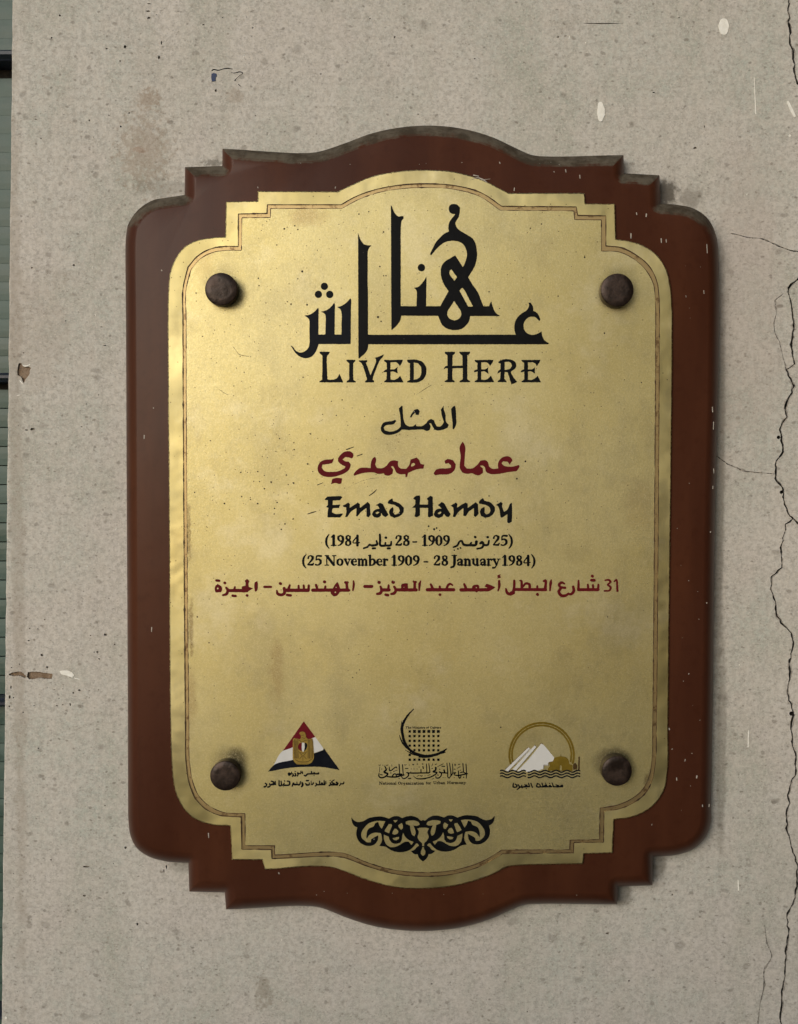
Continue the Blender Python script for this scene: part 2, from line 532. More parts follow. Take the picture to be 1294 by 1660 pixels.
def brass_material(name, polished=False, channel=False):
    n = NT(name)
    big = n.noise(16, 4, 0.6)
    c = n.mix(n.ramp(big, 0.35, 0.65), (0.545, 0.462, 0.205, 1), (0.585, 0.508, 0.250, 1))
    c = n.mix(n.ramp(n.noise(55, 5, 0.65, n.scale(1, 1, 0.8, (2, 5, 1))), 0.5, 0.74, 0, 0.45), c, (0.37, 0.31, 0.155, 1))
    if channel:
        c = n.mix(0.75, c, (0.40, 0.27, 0.13, 1))
        c = n.mix(n.ramp(n.noise(300, 3), 0.55, 0.7, 0, 0.7), c, (0.12, 0.06, 0.03, 1))
        return n.out(c, 0.42, 0.9, n.bump(n.noise(900, 3), 0.3, 0.0001))
    c = n.mix(n.ramp(n.noise(30, 5, 0.7, n.scale(1, 1, 0.7, (4, 1, 8))), 0.48, 0.68, 0, 0.38), c, (0.38, 0.335, 0.19, 1))
    c = n.mix(n.ramp(n.noise(24, 5, 0.7, n.scale(1, 1, 1, (1, 8, 3))), 0.52, 0.70, 0, 0.35), c, (0.72, 0.66, 0.46, 1))
    # corrosion specks (more at upper left)
    p = at(430, 480, H_PLATE)
    near = n.ramp(n.vec('DISTANCE', n.pos, p[:]), 0.03, 0.26, 0.0, 1.0)
    for sc, th, off, base in ((150, 0.085, 1, 0.70), (330, 0.12, 5, 0.66), (620, 0.16, 3, 0.74)):
        v = n.voro(sc, n.scale(1, 1, 1, (off, off, 0)))
        sp = n.t.nodes.new('ShaderNodeSeparateColor'); n.L(v.outputs['Color'], sp.inputs[0])
        pick = n.math('GREATER_THAN', sp.outputs[1], n.ramp(near, 0, 1, base, 0.93))
        m = n.math('MULTIPLY', n.ramp(v.outputs['Distance'], th*0.3, th, 0.9, 0), pick)
        c = n.mix(m, c, (0.055, 0.035, 0.018, 1))
    # brown stains, and dark halos around the screw caps
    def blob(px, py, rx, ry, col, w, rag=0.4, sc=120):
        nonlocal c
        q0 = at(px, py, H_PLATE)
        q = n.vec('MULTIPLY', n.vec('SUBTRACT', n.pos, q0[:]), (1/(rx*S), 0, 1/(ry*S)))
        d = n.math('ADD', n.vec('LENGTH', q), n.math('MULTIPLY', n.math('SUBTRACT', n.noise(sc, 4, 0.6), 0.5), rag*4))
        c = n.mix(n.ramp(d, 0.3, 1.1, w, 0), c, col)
    if not polished:
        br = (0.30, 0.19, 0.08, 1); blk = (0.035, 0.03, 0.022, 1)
        blob(500, 350, 34, 22, br, 0.45); blob(330, 400, 22, 60, br, 0.3)
        blob(450, 1090, 16, 60, br, 0.35); blob(310, 1130, 12, 60, br, 0.4)
        blob(1035, 820, 30, 60, br, 0.2)
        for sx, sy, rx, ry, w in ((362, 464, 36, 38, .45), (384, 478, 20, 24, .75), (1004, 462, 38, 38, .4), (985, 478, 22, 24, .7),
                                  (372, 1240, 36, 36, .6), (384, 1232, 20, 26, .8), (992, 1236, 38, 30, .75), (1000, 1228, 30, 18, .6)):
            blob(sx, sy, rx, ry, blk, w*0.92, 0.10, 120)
        for q in ((1051, 1270, 9, 22), (310, 1020, 5, 50), (306, 860, 5, 60)):
            blob(*q, (0.12, 0.06, 0.02, 1), 0.55, 0.5, 300)
    grain = n.noise(1250, 3, 0.7)
    g2 = n.noise(520, 3, 0.6)
    if polished:
        r = n.ramp(n.noise(20, 3), 0.35, 0.65, 0.36, 0.56)
        scr = n.noise(700, 3, 0.6, n.scale(1, 1, 0.12))
        nr = n.bump(scr, 0.10, 0.00010)
        nr = n.bump(n.noise(28, 3), 0.6, 0.0022, nr)
        return n.out(c, r, 1.0, nr)
    c = n.mix(n.ramp(grain, 0.40, 0.66, 0, 0.20), c, (0.32, 0.27, 0.125, 1))
    c = n.mix(n.ramp(n.noise(2100, 2, 0.6), 0.48, 0.68, 0, 0.28), c, (0.74, 0.67, 0.42, 1))
    nr = n.bump(grain, 0.28, 0.00016)
    nr = n.bump(g2, 0.05, 0.00025, nr)
    nr = n.bump(n.noise(11, 2), 0.22, 0.003, nr)
    return n.out(c, n.ramp(g2, 0.3, 0.7, 0.45, 0.50), 0.95, nr)

def board_material():
    n = NT('varnished_board')
    big = n.noise(7, 3, 0.5)
    streak = n.noise(26, 4, 0.6, n.scale(1.6, 1, 0.25, (0, 0, 3)))
    sx = n.t.nodes.new('ShaderNodeSeparateXYZ'); n.L(n.pos, sx.inputs[0])
    c = n.mix(n.ramp(streak, 0.35, 0.7), (0.054, 0.0175, 0.0085, 1), (0.080, 0.027, 0.0125, 1))
    c = n.mix(n.ramp(big, 0.4, 0.65, 0, .5), c, (0.060, 0.0215, 0.0125, 1))
    c = n.mix(n.ramp(n.noise(240, 4, 0.6), 0.5, 0.75, 0, 0.3), c, (0.04, 0.011, 0.005, 1))
    nz = n.t.nodes.new('ShaderNodeSeparateXYZ'); n.L(n.geo.outputs['True Normal'], nz.inputs[0])
    up = n.ramp(n.math('ADD', nz.outputs['Z'], n.math('MULTIPLY', n.math('SUBTRACT', n.noise(150, 5, 0.75), 0.5), 1.1)), 0.16, 0.55)
    dustc = n.mix(n.ramp(n.noise(130, 4, .7), .35, .65), (0.052, 0.043, 0.030, 1), (0.115, 0.100, 0.075, 1))
    c = n.mix(n.math('MULTIPLY', up, 0.93), c, dustc)
    # white dust grains
    v = n.voro(95, n.scale(1, 1, 0.55, (3, 0, 0)))
    sp = n.t.nodes.new('ShaderNodeSeparateColor'); n.L(v.outputs['Color'], sp.inputs[0])
    m = n.math('MULTIPLY', n.ramp(v.outputs['Distance'], 0.02, 0.055, 1, 0), n.math('GREATER_THAN', sp.outputs[0], 0.93))
    c = n.mix(m, c, (0.5, 0.46, 0.4, 1))
    r = n.ramp(up, 0, 1, 0.30, 0.9)
    nr = n.bump(n.noise(900, 2), 0.06, 0.0001)
    nr = n.bump(n.noise(30, 2), 0.2, 0.001, nr)
    return n.out(c, r, 0.0, nr, 0.12)

def enamel(name, col, rough=0.38, var=0.35, metal=0.0):
    n = NT(name)
    c2 = tuple(min(1, v*1.9 + 0.006) for v in col[:3]) + (1,)
    c = n.mix(n.ramp(n.noise(180, 4, 0.65), 0.45, 0.75, 0, var), col, c2)
    v = n.voro(420)
    sp = n.t.nodes.new('ShaderNodeSeparateColor'); n.L(v.outputs['Color'], sp.inputs[0])
    m = n.math('MULTIPLY', n.ramp(v.outputs['Distance'], 0.05, 0.14, 1, 0), n.math('GREATER_THAN', sp.outputs[0], 0.97))
    c = n.mix(m, c, (0.35, 0.33, 0.3, 1))
    nr = n.bump(n.noise(600, 3), 0.25, 0.00015)
    return n.out(c, n.ramp(n.noise(90, 3), .35, .65, rough-.06, rough+.1), metal, nr, 0.10)

def simple(name, c1, c2, sc, rough, metal=0.0, bump=0.2, bd=0.0002, spec=0.4):
    n = NT(name)
    f = n.noise(sc, 4, 0.62)
    c = n.mix(n.ramp(f, 0.35, 0.66), c1, c2)
    nr = n.bump(n.noise(sc*2.5, 3), bump, bd)
    if name == 'aged_bronze_cap': nr = n.bump(n.noise(90, 4, 0.7), 0.6, 0.0006, nr)
    return n.out(c, n.ramp(f, 0.3, 0.7, rough-.07, rough+.07), metal, nr, spec)

M_STONE = stone_material()
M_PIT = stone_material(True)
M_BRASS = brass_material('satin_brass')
M_RIM = brass_material('polished_brass_rim', polished=True)
M_CHAN = brass_material('tarnished_brass_channel', channel=True)
M_BOARD = board_material()
M_BLACK = enamel('black_enamel', (0.003, 0.0033, 0.004, 1), 0.42)
M_NAVY = enamel('navy_black_enamel', (0.0035, 0.005, 0.009, 1), 0.42)
M_RED = enamel('dark_red_enamel', (0.105, 0.006, 0.009, 1), 0.5, 0.2)
M_FLAGRED = enamel('flag_red_enamel', (0.125, 0.006, 0.012, 1), 0.5, 0.1)
M_WHITE = enamel('white_enamel', (0.60, 0.60, 0.58, 1), 0.5, 0.1)
M_GOLD = enamel('gold_enamel', (0.30, 0.205, 0.045, 1), 0.42, 0.3, 0.3)
M_OCHRE = enamel('ochre_enamel', (0.155, 0.105, 0.012, 1), 0.5, 0.35, 0.2)
M_UMBER = enamel('umber_enamel', (0.06, 0.035, 0.012, 1), 0.5, 0.3)
M_PATINA = simple('dark_patina', (0.035, 0.017, 0.008, 1), (0.095, 0.05, 0.022, 1), 300, 0.6, 0.2)
M_STUD = simple('aged_bronze_cap', (0.022, 0.0145, 0.011, 1), (0.055, 0.036, 0.028, 1), 170, 0.42, 0.55, 0.4, 0.0003)
M_PAINT = simple('dried_white_paint', (0.78, 0.77, 0.70, 1), (0.90, 0.89, 0.83, 1), 300, 0.6)
M_BLUE = simple('blue_paint', (0.003, 0.018, 0.075, 1), (0.006, 0.03, 0.11, 1), 300, 0.5)
M_MORTAR = simple('brown_filler', (0.17, 0.115, 0.07, 1), (0.27, 0.2, 0.14, 1), 500, 0.85, 0, 0.6, 0.0006)
M_CRACK = simple('crack_depth', (0.012, 0.010, 0.008, 1), (0.03, 0.026, 0.02, 1), 300, 0.95)
M_SLAT = simple('green_grey_slat', (0.048, 0.080, 0.064, 1), (0.075, 0.115, 0.098, 1), 60, 0.4, 0.0, 0.15, 0.0006, 0.3)
M_RAIL = simple('navy_rail_paint', (0.012, 0.016, 0.028, 1), (0.022, 0.028, 0.045, 1), 120, 0.4)
M_DUST = simple('lint_dust', (0.34, 0.31, 0.26, 1), (0.48, 0.44, 0.38, 1), 400, 0.9)
M_GROUND = simple('pavement_ground', (0.20, 0.185, 0.16, 1), (0.28, 0.26, 0.23, 1), 3, 0.9, 0, 0.3, 0.005)
M_SIDE_BLOCKER = simple('dark_side_blocker', (0.035, 0.028, 0.022, 1), (0.06, 0.048, 0.038, 1), 14, 0.8, 0, 0.4, 0.002)  # for the added blocker on the right
M_CORR = simple('corrosion', (0.012, 0.008, 0.004, 1), (0.04, 0.025, 0.01, 1), 500, 0.8)
M_LOW_BLOCKER = simple('pale_low_blocker', (0.40, 0.35, 0.27, 1), (0.52, 0.46, 0.37, 1), 14, 0.8, 0, 0.4, 0.002)  # for the added low blocker behind the camera
M_LIP = simple('chipped_stone', (0.20, 0.185, 0.16, 1), (0.42, 0.39, 0.345, 1), 420, 0.85, 0, 0.5, 0.0004)
# ---------------------------------------------------------------- the stone wall
rnd = random.Random(7)
wall = tag(empty('stone_wall'), 'pale speckled limestone wall with a long dark crack and a worn left edge, behind the plaque', 'wall')

def one(x0, y0, x1, y1, fn, rough=0.0, sc=2.0, res=0.45, seed=1, level=0.0):
    F = Field(x0, y0, x1, y1, res)
    fn(F)
    if rough: F.rough(rough, sc, seed)
    return group_loops(F.contours(level))

def cracks(F):
    def Q(pts, w, o):
        P = [(o[0] + x/o[2], o[1] + y/o[2]) for x, y in pts]
        out = []
        for (ax, ay), (bx, by) in zip(P[:-1], P[1:]):
            n = max(1, int(math.hypot(bx-ax, by-ay) / 5.5))
            for k in range(n):
                j = min(1.0, w*0.45) if k else 0
                out.append((ax + (bx-ax)*k/n + rnd.uniform(-1.5, 1.5)*j, ay + (by-ay)*k/n + rnd.uniform(-.8, .8)*j, w*(0.35 + 1.0*rnd.random()**1.3)))
        out.append(P[-1] + (w,))
        for a, b in zip(out[:-1], out[1:]): F.line([a, b])
    a, b, c = (1230, 0, 8.3), (1100, 400, 2.768), (1100, 1000, 2.515)
    Q([(470,-420),(420,-300),(455,-160),(420,-40),(400,100),(395,150),(420,240),(400,290),(425,380),(430,440),(415,480),(420,580),(445,640),(465,660),(465,800),(490,870),(485,980),(500,1050),(525,1120),(570,1200),(600,1400),(690,1700),(660,2100),(720,2500),(660,2900),(640,3300),(610,3560),(537*3-1000,3700)], 3.0, a)
    Q([(552,125),(537,145),(495,185),(493,205),(505,250),(512,300),(520,370),(510,420),(512,470),(522,525)], 2.6, b)
    Q([(522,525),(505,540),(485,552)], 1.2, b)
    Q([(470,210),(435,240),(440,300),(428,350),(435,390),(455,430),(470,500),(485,550)], 0.65, b)
    Q([(485,550),(495,580),(520,625),(500,670),(480,720),(488,765),(455,820),(462,870),(470,920),(440,960),(435,1040),(470,1090),(475,1140),(490,1190),(515,1220)], 2.9, b)
    Q([(515,1220),(537,1240),(580,1300),(600,1400)], 2.2, b)
    Q([(515,1220),(480,1245),(475,1290),(460,1350),(465,1440),(420,1480),(415,1530),(435,1590),(445,1661)], 2.4, b)
    Q([(150,925),(180,945),(220,975),(300,1008),(340,1012),(430,1020)], 0.65, b)
    Q([(405,0),(430,35),(460,65),(468,120),(455,180),(455,250),(445,310),(462,370),(470,400),(460,450),(465,520),(480,570),(480,630),(460,680),(445,730),(455,760),(440,800),(445,880),(465,950),(487,1010),(485,1100),(470,1160),(442,1225),(450,1290),(440,1380),(432,1480),(420,1560),(417,1750),(430,1900),(400,2100)], 2.6, c)
    F.line(Z(1174,130,5.533,[(60,1375,1.5),(120,1385,3),(220,1412,4.5),(330,1420,2.5),(420,1455,3),(520,1500,3.5),(610,1530,8),(664,1537,4),(740,1560,4)]), step=3)
    F.dot(1283.5, 1157, 3.4)
    F.dot(1267, 798, 2.6)
    F.dot(1262.5, 709, 2.6)

    F.line(Z(1100,1000,2.515,[(352,1258,0.9),(362,1330,1.7),(380,1385,0.9),(350,1440,0.9),(350,1500,2.2),(335,1570,0.8),(325,1660,1.0),(330,1760,1)]), step=3)

features = []      # (outer ring, depth, floor material)
isl = []
CF = Field(1150, -60, 1420, 1860, 0.4); cracks(CF)
XX, YY = np.meshgrid(CF.x0 + np.arange(CF.nx)*CF.res, CF.y0 + np.arange(CF.ny)*CF.res, indexing='ij')
raw = CF.d.copy()
CF.rough(0.4, 1.7)
lipn = np.clip(value_noise(XX, YY, 17, 11) * 1.5 + value_noise(XX, YY, 4, 12) * 0.7 - 0.1, 0, 1.6)
LF = Field(1150, -60, 1420, 1860, 0.4)
LF.d = np.minimum(CF.d - 0.3, raw - 1.5*lipn)
crack_groups = group_loops(CF.contours())
lip_groups = group_loops(LF.contours())
for outer, holes in lip_groups:
    features.append((outer, None, 'lip')); isl += holes
for outer, holes in one(20, 580, 60, 630, lambda F: F.poly(Z(0,560,13.83,[(420,400),(480,395),(500,440),(560,480),(650,480),(700,510),(670,560),(665,640),(620,710),(570,770),(540,845),(515,820),(480,720),(390,660),(395,520)])), 0.3):
    features.append((outer, 0.0010, 'mortar'))
def groove(F):
    F.poly(Z(0,1050,9.243,[(420,362),(540,358),(640,372),(790,392),(782,468),(690,466),(600,452),(500,470),(440,474),(405,440)]))
    F.line(Z(0,1050,9.243,[(150,400,30),(220,395,60),(300,390,66),(370,430,40)]))
for outer, holes in one(8, 1078, 92, 1110, groove, 0.5, 1.6):
    features.append((outer, 0.0012, 'mortar'))
def chipline(F):
    F.line(Z(310,90,10.78,[(365,262,20),(400,245,22),(480,258,16),(560,235,16),(640,225,20),(720,238,14)]))
    F.line(Z(310,90,10.78,[(700,300,8),(760,305,12),(850,285,18),(905,310,12),(850,350,7),(780,415,10),(770,435,26)]))
    F.line(Z(310,90,10.78,[(830,505,16),(875,545,8)]))
for outer, holes in one(338, 105, 400, 148, chipline, 0.12, 1.6, 0.3):
    features.append((outer, 0.0007, 'crack'))
named_pits = [(350,147,1.7,2.6),(68,1062,2.8,1.8),(77,1082,1.8,2.0),(18,1114,1.2,3.2),(16,1130,1.6,3.6),(22,1131,1.2,1),(15.5,1145,1.6,1.4),
    (119,1123,1.6,1.4),(93,1144,2,0.9),(114,1142,1.3,2.4),(102,1142,1.2,.7),(88,1118,1.2,.8),(19,1082,1.2,.8),(53,696,4.6,2.2),(43,697,3,1.1),(38.5,572,1.6,.9),
    (107,520,1.1,1.1),(120,430,2.1,2.1),(52,434,1.6,1.6),(97,25,1.8,1.8),(84,61,1.6,1.4),(173,79,2.4,1.2),(203,76,2.2,3),(195,99,1.6,1.2),(258,93,2.4,3),(177,187,1.2,1.2),
    (196,205,1.5,2),(145,195,1.4,1.6),(262,69,1,3),(240,18,4,1.2),(241,29,3,1.4),(242,6,3,1),(978,38,34,.8),(1142,205,1,2.6),(1198,134,2,1.6),
    (270,1405,1.2,4),(273,1411,1,3),(266,1412,1,3),(140,1405,5,1.6),(223,1498,1.6,2.4),(137,1452,2.4,1.6),(204,1374,2.4,2),(1215,1411,1.8,3.4),(1238,1418,5,1),
    (1204,1480,1.2,7),(1186,1507,4,2.4),(1190,1494,1.6,3),(1168,1489,1.6,2),(1239,1196,2,1),(1239,1610,1.2,1.4),(1179,1610,2,2),(1191,1628,1.6,2),(1194,1077,3,1.2),
    (1193,1098,2,1.2),(1276,911,1.2,1.2),(1169,896,1.4,1.4),(1207,946,3,1),(1196,541,1.3,1.3),(985,1513,3,2),(1020,1590,2,1.4),(855,1640,1.6,1),(700,1595,2,1),(1090,1450,1.6,1.6),
    (1150,1460,2,2),(1127,240,3,2),(410,45,1.6,1.1),(520,120,2,1),(640,60,1.6,1.6),(770,95,1.8,1),(905,60,2,1.2),(1060,150,2.4,1),(600,30,1.4,1),(330,40,2,1.2),
    (165,530,2,.8),(170,560,3,.8),(160,640,1,1),(140,655,1.6,.8),(171,1029,3,2),(147,1030,1.4,1),(158,1057,1.8,1.8),(161,1068,1.6,1.2),(186,1045,1.5,1.2),(160,1118,1.2,1),(129,1119,2.2,1.6)]
def inboard(x, y): return 190 < x < 1172 and 190 < y < 1520
for k in range(150):
    x, y = rnd.uniform(14, 1225), rnd.uniform(-30, 1690)
    if k < 40: x, y = rnd.uniform(30, 195), rnd.uniform(950, 1180)
    if k > 130: x, y = rnd.uniform(40, 480), rnd.uniform(10, 230)
    if inboard(x, y) or x < 22: continue
    r = 0.45 + 0.75 * rnd.random()**2
    named_pits.append((x, y, r * rnd.uniform(0.9, 1.9), r))
placed = []
for x, y, rx, ry in named_pits:
    if any(abs(x-a) < 9 + (rx+c)*.5 and abs(y-b) < 9 + (ry+d)*.5 for a, b, c, d in placed if (a, b) != (x, y)) and (x, y, rx, ry) not in named_pits[:90]:
        continue
    placed.append((x, y, rx, ry))
    big = max(rx, ry)
    n = 9
    a0 = rnd.random() * 6
    ring = np.array([(x + rx * math.cos(t) * q, y + ry * math.sin(t) * q) for t, q in ((a0 + k*2*math.pi/n, rnd.uniform(0.7, 1.2)) for k in range(n))])
    features.append((ring, 0.0005 + 0.0003*min(big, 3), 'pitdark' if big < 2.4 else 'pit'))
# drop features whose boxes touch an earlier one
used, kept = [], []
for ring, dep, kind in features:
    lo, hi = ring.min(0) - 0.8, ring.max(0) + 0.8
    if kind in ('pit', 'pitdark') and len(ring) == 9 and any((lo < h2).all() and (hi > l2).all() for l2, h2 in used):
        continue
    used.append((lo, hi)); kept.append((ring, dep, kind))
mb = MB()
edge = []
for k in range(0, 131):
    y = -400 + k * 20
    edge.append((22.5 - 0.0108 * y + 0.15*math.sin(k*2.3) + rnd.uniform(-0.25, 0.25), y))
WL = [(22.5 + 0.0108*3200, -3200)] + edge + [(22.5 - 0.0108*6100, 6100), (2000, 6100), (2000, -3200)]
mb.fill([WL] + [f[0] for f in kept], 0.0, 0)
for ring in isl: mb.fill([ring], 0.0, 0)
EM = {'crack': 2, 'pit': 1, 'pitdark': 1, 'mortar': 3}
LIPD = 0.00045
lip_rings = [r for o_, h_ in lip_groups for r in [o_] + h_]
crk_rings = [r for o_, h_ in crack_groups for r in [o_] + h_]
mb.cdt(lip_rings + crk_rings, lambda ri, x, y: (at(x, y, 0).x, LIPD, at(x, y, 0).z), 4)
mb.cdt(crk_rings, lambda ri, x, y: (at(x, y, 0).x, 0.0035, at(x, y, 0).z), 2)
for r in crk_rings:
    n0 = len(mb.v)
    mb.wall(r, -0.0035, 0.0, 2, flip=True)
    for k in range(n0, len(mb.v), 2): mb.v[k] = (mb.v[k][0], LIPD, mb.v[k][2])
for r in lip_rings: mb.wall(r, -LIPD, 0.0, 4, flip=True)
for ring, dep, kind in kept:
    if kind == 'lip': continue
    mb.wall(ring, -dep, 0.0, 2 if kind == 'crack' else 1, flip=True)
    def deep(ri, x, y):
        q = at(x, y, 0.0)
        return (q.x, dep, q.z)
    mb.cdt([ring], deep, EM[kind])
# worn left arris and the side of the slab
prev = None
for k, (x, y) in enumerate([WL[0]] + edge + [WL[len(edge)+1]]):
    p = at(x, y, 0); w = 0.0005 + 0.0005*rnd.random()
    row = [p[:], (p.x - w, w*0.9, p.z), (p.x - w, 0.06, p.z)]
    base = len(mb.v); mb.v += row
    if prev is not None:
        for q in (0, 1):
            mb.f.append((prev+q, base+q, base+q+1, prev+q+1)); mb.m.append(0)
    prev = base
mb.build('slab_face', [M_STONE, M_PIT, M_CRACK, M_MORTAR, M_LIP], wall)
# the core behind the slab keeps light from leaking through
cb = MB(); pr = at(14, 830, 0); pe = at(2000, 830, 0)
cb.box(pr.x + 0.012, pe.x, 0.006, 0.058, -1.58, 1.15)
cb.build('slab_core', [M_STONE], wall)

# paint splashes and other marks lying on the stone
def splash(name, box, fn, mat, t=0.0003, label=None, rough=0.25):
    F = Field(*box, res=0.35); fn(F); F.rough(rough, 1.6)
    return inlay(name, F, 0.0, t, mat, wall, label)
splash('paint_drop', (1160,24,1186,62), lambda F: F.line([(1173.5,36,13),(1173.5,42,17),(1173.5,50,13)]), M_PAINT, label='largest white paint drop, at the upper right')
splash('paint_drop', (962,158,986,202), lambda F: F.line([(973.5,169,8),(974.5,178,12),(974.5,185,12),(974,194,6)]), M_PAINT, label='long white paint drop above the plaque')
splash('paint_drop', (1272,158,1296,196), lambda F: F.line(Z(1230,0,8.3,[(395,1370,30),(440,1470,38),(485,1560,30)])), M_PAINT, label='slanting white paint streak near the crack')
splash('paint_drop', (90,1080,134,1104), lambda F: (F.poly(Z(0,1050,9.243,[(890,350),(960,340),(1060,358),(1118,410),(1085,450),(1020,425),(920,398)])), F.line(Z(0,1050,9.243,[(1120,455,12),(1200,475,8)]))), M_PAINT, label='white plaster smear left of the plaque')
splash('paint_drop', (1230,0,1244,10), lambda F: F.line([(1236.5,-6,1.8),(1237,6,2.4)]), M_PAINT)
splash('paint_drop', (1192,1424,1202,1448), lambda F: F.line([(1197,1428,1.6),(1197.5,1443,1.8)]), M_PAINT)
splash('paint_drop', (1208,1180,1218,1216), lambda F: F.line([(1214,1184,1),(1213,1211,1.6)]), M_PAINT)
splash('paint_drop', (1220,125,1230,190), lambda F: F.line([(1223,126,0.7),(1225.5,184,1.3)]), M_PAINT)
splash('paint_drop', (1274,212,1288,226), lambda F: F.dot(1280.5,220,2.0), M_PAINT)
splash('paint_drop', (5,1640,16,1656), lambda F: F.dot(10,1650,2.1), M_PAINT)
splash('blue_patch', (340,114,356,134), lambda F: F.poly(Z(310,90,10.78,[(358,315),(400,300),(440,318),(446,345),(428,385),(422,445),(362,452),(352,380)])), M_BLUE, label='small blue paint patch')
def flakes(F):
    F.line(Z(0,560,13.83,[(520,455,14),(600,460,26),(670,430,24)]))
    F.line(Z(0,560,13.83,[(450,790,22),(510,860,14)]))
    F.line(Z(0,560,13.83,[(380,1125,10),(440,1110,16)]))
    for k in range(60):
        x, y = rnd.uniform(20, 1225), rnd.uniform(0, 1660)
        if not inboard(x, y): F.line([(x, y, rnd.uniform(.6, 1.5)), (x + rnd.uniform(-1, 1), y + rnd.uniform(-.5, 4), rnd.uniform(.5, 1.1))])
F = Field(0, 0, 1294, 1660, 0.5); flakes(F)
inlay('white_flakes', F, 0.0, 0.0002, M_PAINT, wall)['kind'] = 'stuff'

# ---------------------------------------------------------------- slatted shutter at the left
shutter = tag(empty('slatted_shutter', at(5, 830, -0.045)[:]), 'green-grey slatted shutter with navy rails, set back at the left of the stone wall', 'shutter')
so = shutter.location
HS = -0.045
xr, xl = at(60, 830, HS).x - so.x, at(-1500, 830, HS).x - so.x
zz = lambda py: at(0, py, HS).z - so.z
def bar(name, y0, y1, d0, d1, mat, bev=0.0006, data=None):
    z1, z0 = zz(y0), zz(y1)
    hz = (z1 - z0)/2
    m = MB()
    prof = [(-hz, 0.004), (-hz, d0 + bev), (-hz + bev, d0), (-hz*.3, d1), (hz*.3, d1), (hz - bev, d0), (hz, d0 + bev), (hz, 0.004)]
    for x in (xl, xr):
        for z, d in prof: m.v.append((x, d, z))
    n = len(prof)
    for i in range(n):
        j = (i+1) % n
        m.f.append((i, j, n+j, n+i)); m.m.append(0)
    m.f.append(tuple(range(n))[::-1]); m.m.append(0)
    m.f.append(tuple(range(n, 2*n))); m.m.append(0)
    o = m.build(name, [mat], shutter)
    o.location = (0, 0, (z0 + z1)/2)
    return o
rails = [(92, 109, 127), (607, 621, 631), (1126, 1139, 1145), (1624, 1638, 1646)]
bounds = [-420] + [r for R in rails for r in (R[0], R[2])] + [2150]
rail0 = None
for a, b, c in rails:
    bar('rail', a, b, -0.010, -0.013, M_RAIL)
first = None
for s0, s1 in zip(bounds[0::2], bounds[1::2]):
    n = round((s1 - s0) / 30.6)
    if n < 1: continue
    st = (s1 - s0) / n
    for k in range(n):
        if first is None:
            first = bar('slat', 0, 30.58, 0.0002, 0.0000, M_SLAT, 0.00012)
            o = first
        else:
            o = first.copy(); COL.objects.link(o); o.parent = shutter
        o.location = (0, 0, (zz(s0 + k*st) + zz(s0 + (k+1)*st))/2)
gb = MB(); gb.box(xl, xr, 0.004, 0.008, zz(2170), zz(-430))
gb.build('backing_sheet', [M_CRACK], shutter)

# ---------------------------------------------------------------- ground in front of the wall
g = MB(); g.box(-60, 60, -60, 0.3, -1.75, -1.60)
tag(g.build('ground', [M_GROUND]), None, kind='structure')

sw = MB(); sw.box(0.42, 0.66, -1.7, 0.062, -1.60, 1.5)  # unseen block added at the right to dim that side
tag(sw.build('side_light_blocker', [M_SIDE_BLOCKER]), None, kind='structure')
pw = MB(); pw.box(-0.62, 3.0, -1.22, -1.05, -1.60, -0.10)  # unseen low block added behind the camera for the light fall-off
tag(pw.build('low_light_blocker', [M_LOW_BLOCKER]), None, kind='structure')

# ---------------------------------------------------------------- the plaque
plaque = tag(empty('memorial_plaque'), 'brass memorial plaque with black and red lettering on a scalloped dark red-brown board', 'plaque')

BOARD = [(204.3,519),(204.3,384.5),(207.7,364.4),(215.7,350),(230,335),(247,325),(273,320),(299.5,316),
 (300,271),(360.5,269),(360.7,241),(519,245.5),(560,232),(600,217),(650,206.5),(690,203.5),(740,207),(800,223),(830,237),(858,250),
 (1011,251.5),(1012,281),(1069.5,284),(1071,330),(1098,332),(1124.6,338),(1143.6,350),(1155,366),(1162.7,388.5),(1165.4,419),
 (1165,600),(1159.6,830),(1157.6,1000),(1155.7,1150),(1153,1300),(1151.7,1338),(1143.7,1357.8),(1127.8,1374.5),(1104,1384.5),(1059,1389),
 (1058,1435.3),(1002.5,1437.5),(1001,1466.2),(846,1468),(824.7,1476.8),(800,1488),(750,1503),(700,1509),(650,1508),(600,1500),(560,1487),(521.7,1472),
 (366.5,1474.5),(364.4,1446.8),(307,1445.6),(305.5,1399),(267,1396),(241.5,1388.7),(221.5,1374.5),(211.4,1354.4),(208.6,1335),(207.7,1265.8),(207.5,1180),(205,700)]
PLATE = [(272.4,520),(273,476),(277,438.8),(285,418.8),(299,401),(315.8,391),(338.7,386),(365.5,384),(366.7,327),(418,326),(418.2,310),(547.5,310.7),
 (575,297.5),(600,287),(650,277.5),(690,275.5),(740,279.5),(780,291),(825,313),(947.5,313),(949,330),(997,330.5),(998.5,388),(1021.5,391),(1044.4,399),(1067.3,416),(1080.6,438),(1087,465),(1089.5,495.5),
 (1090,560),(1088,760),(1085,1000),(1083,1180),(1082,1251),(1076.7,1280),(1062.8,1302),(1044,1316.6),(1022.6,1324.7),(995.4,1328.4),(993,1382.5),(946.8,1384),(944.7,1400.5),(846.4,1402.5),
 (824.7,1404.6),(800,1416.5),(750,1433),(690,1440.5),(640,1438),(590,1425),(544.6,1408),(429.5,1409.3),(425,1394),(376.5,1393.5),(373.6,1339),(338.7,1335.8),(315.8,1327.3),(298.7,1311.5),(286.5,1288.7),(281,1265.8),(278.6,1237),(276.6,1180),(274,800)]
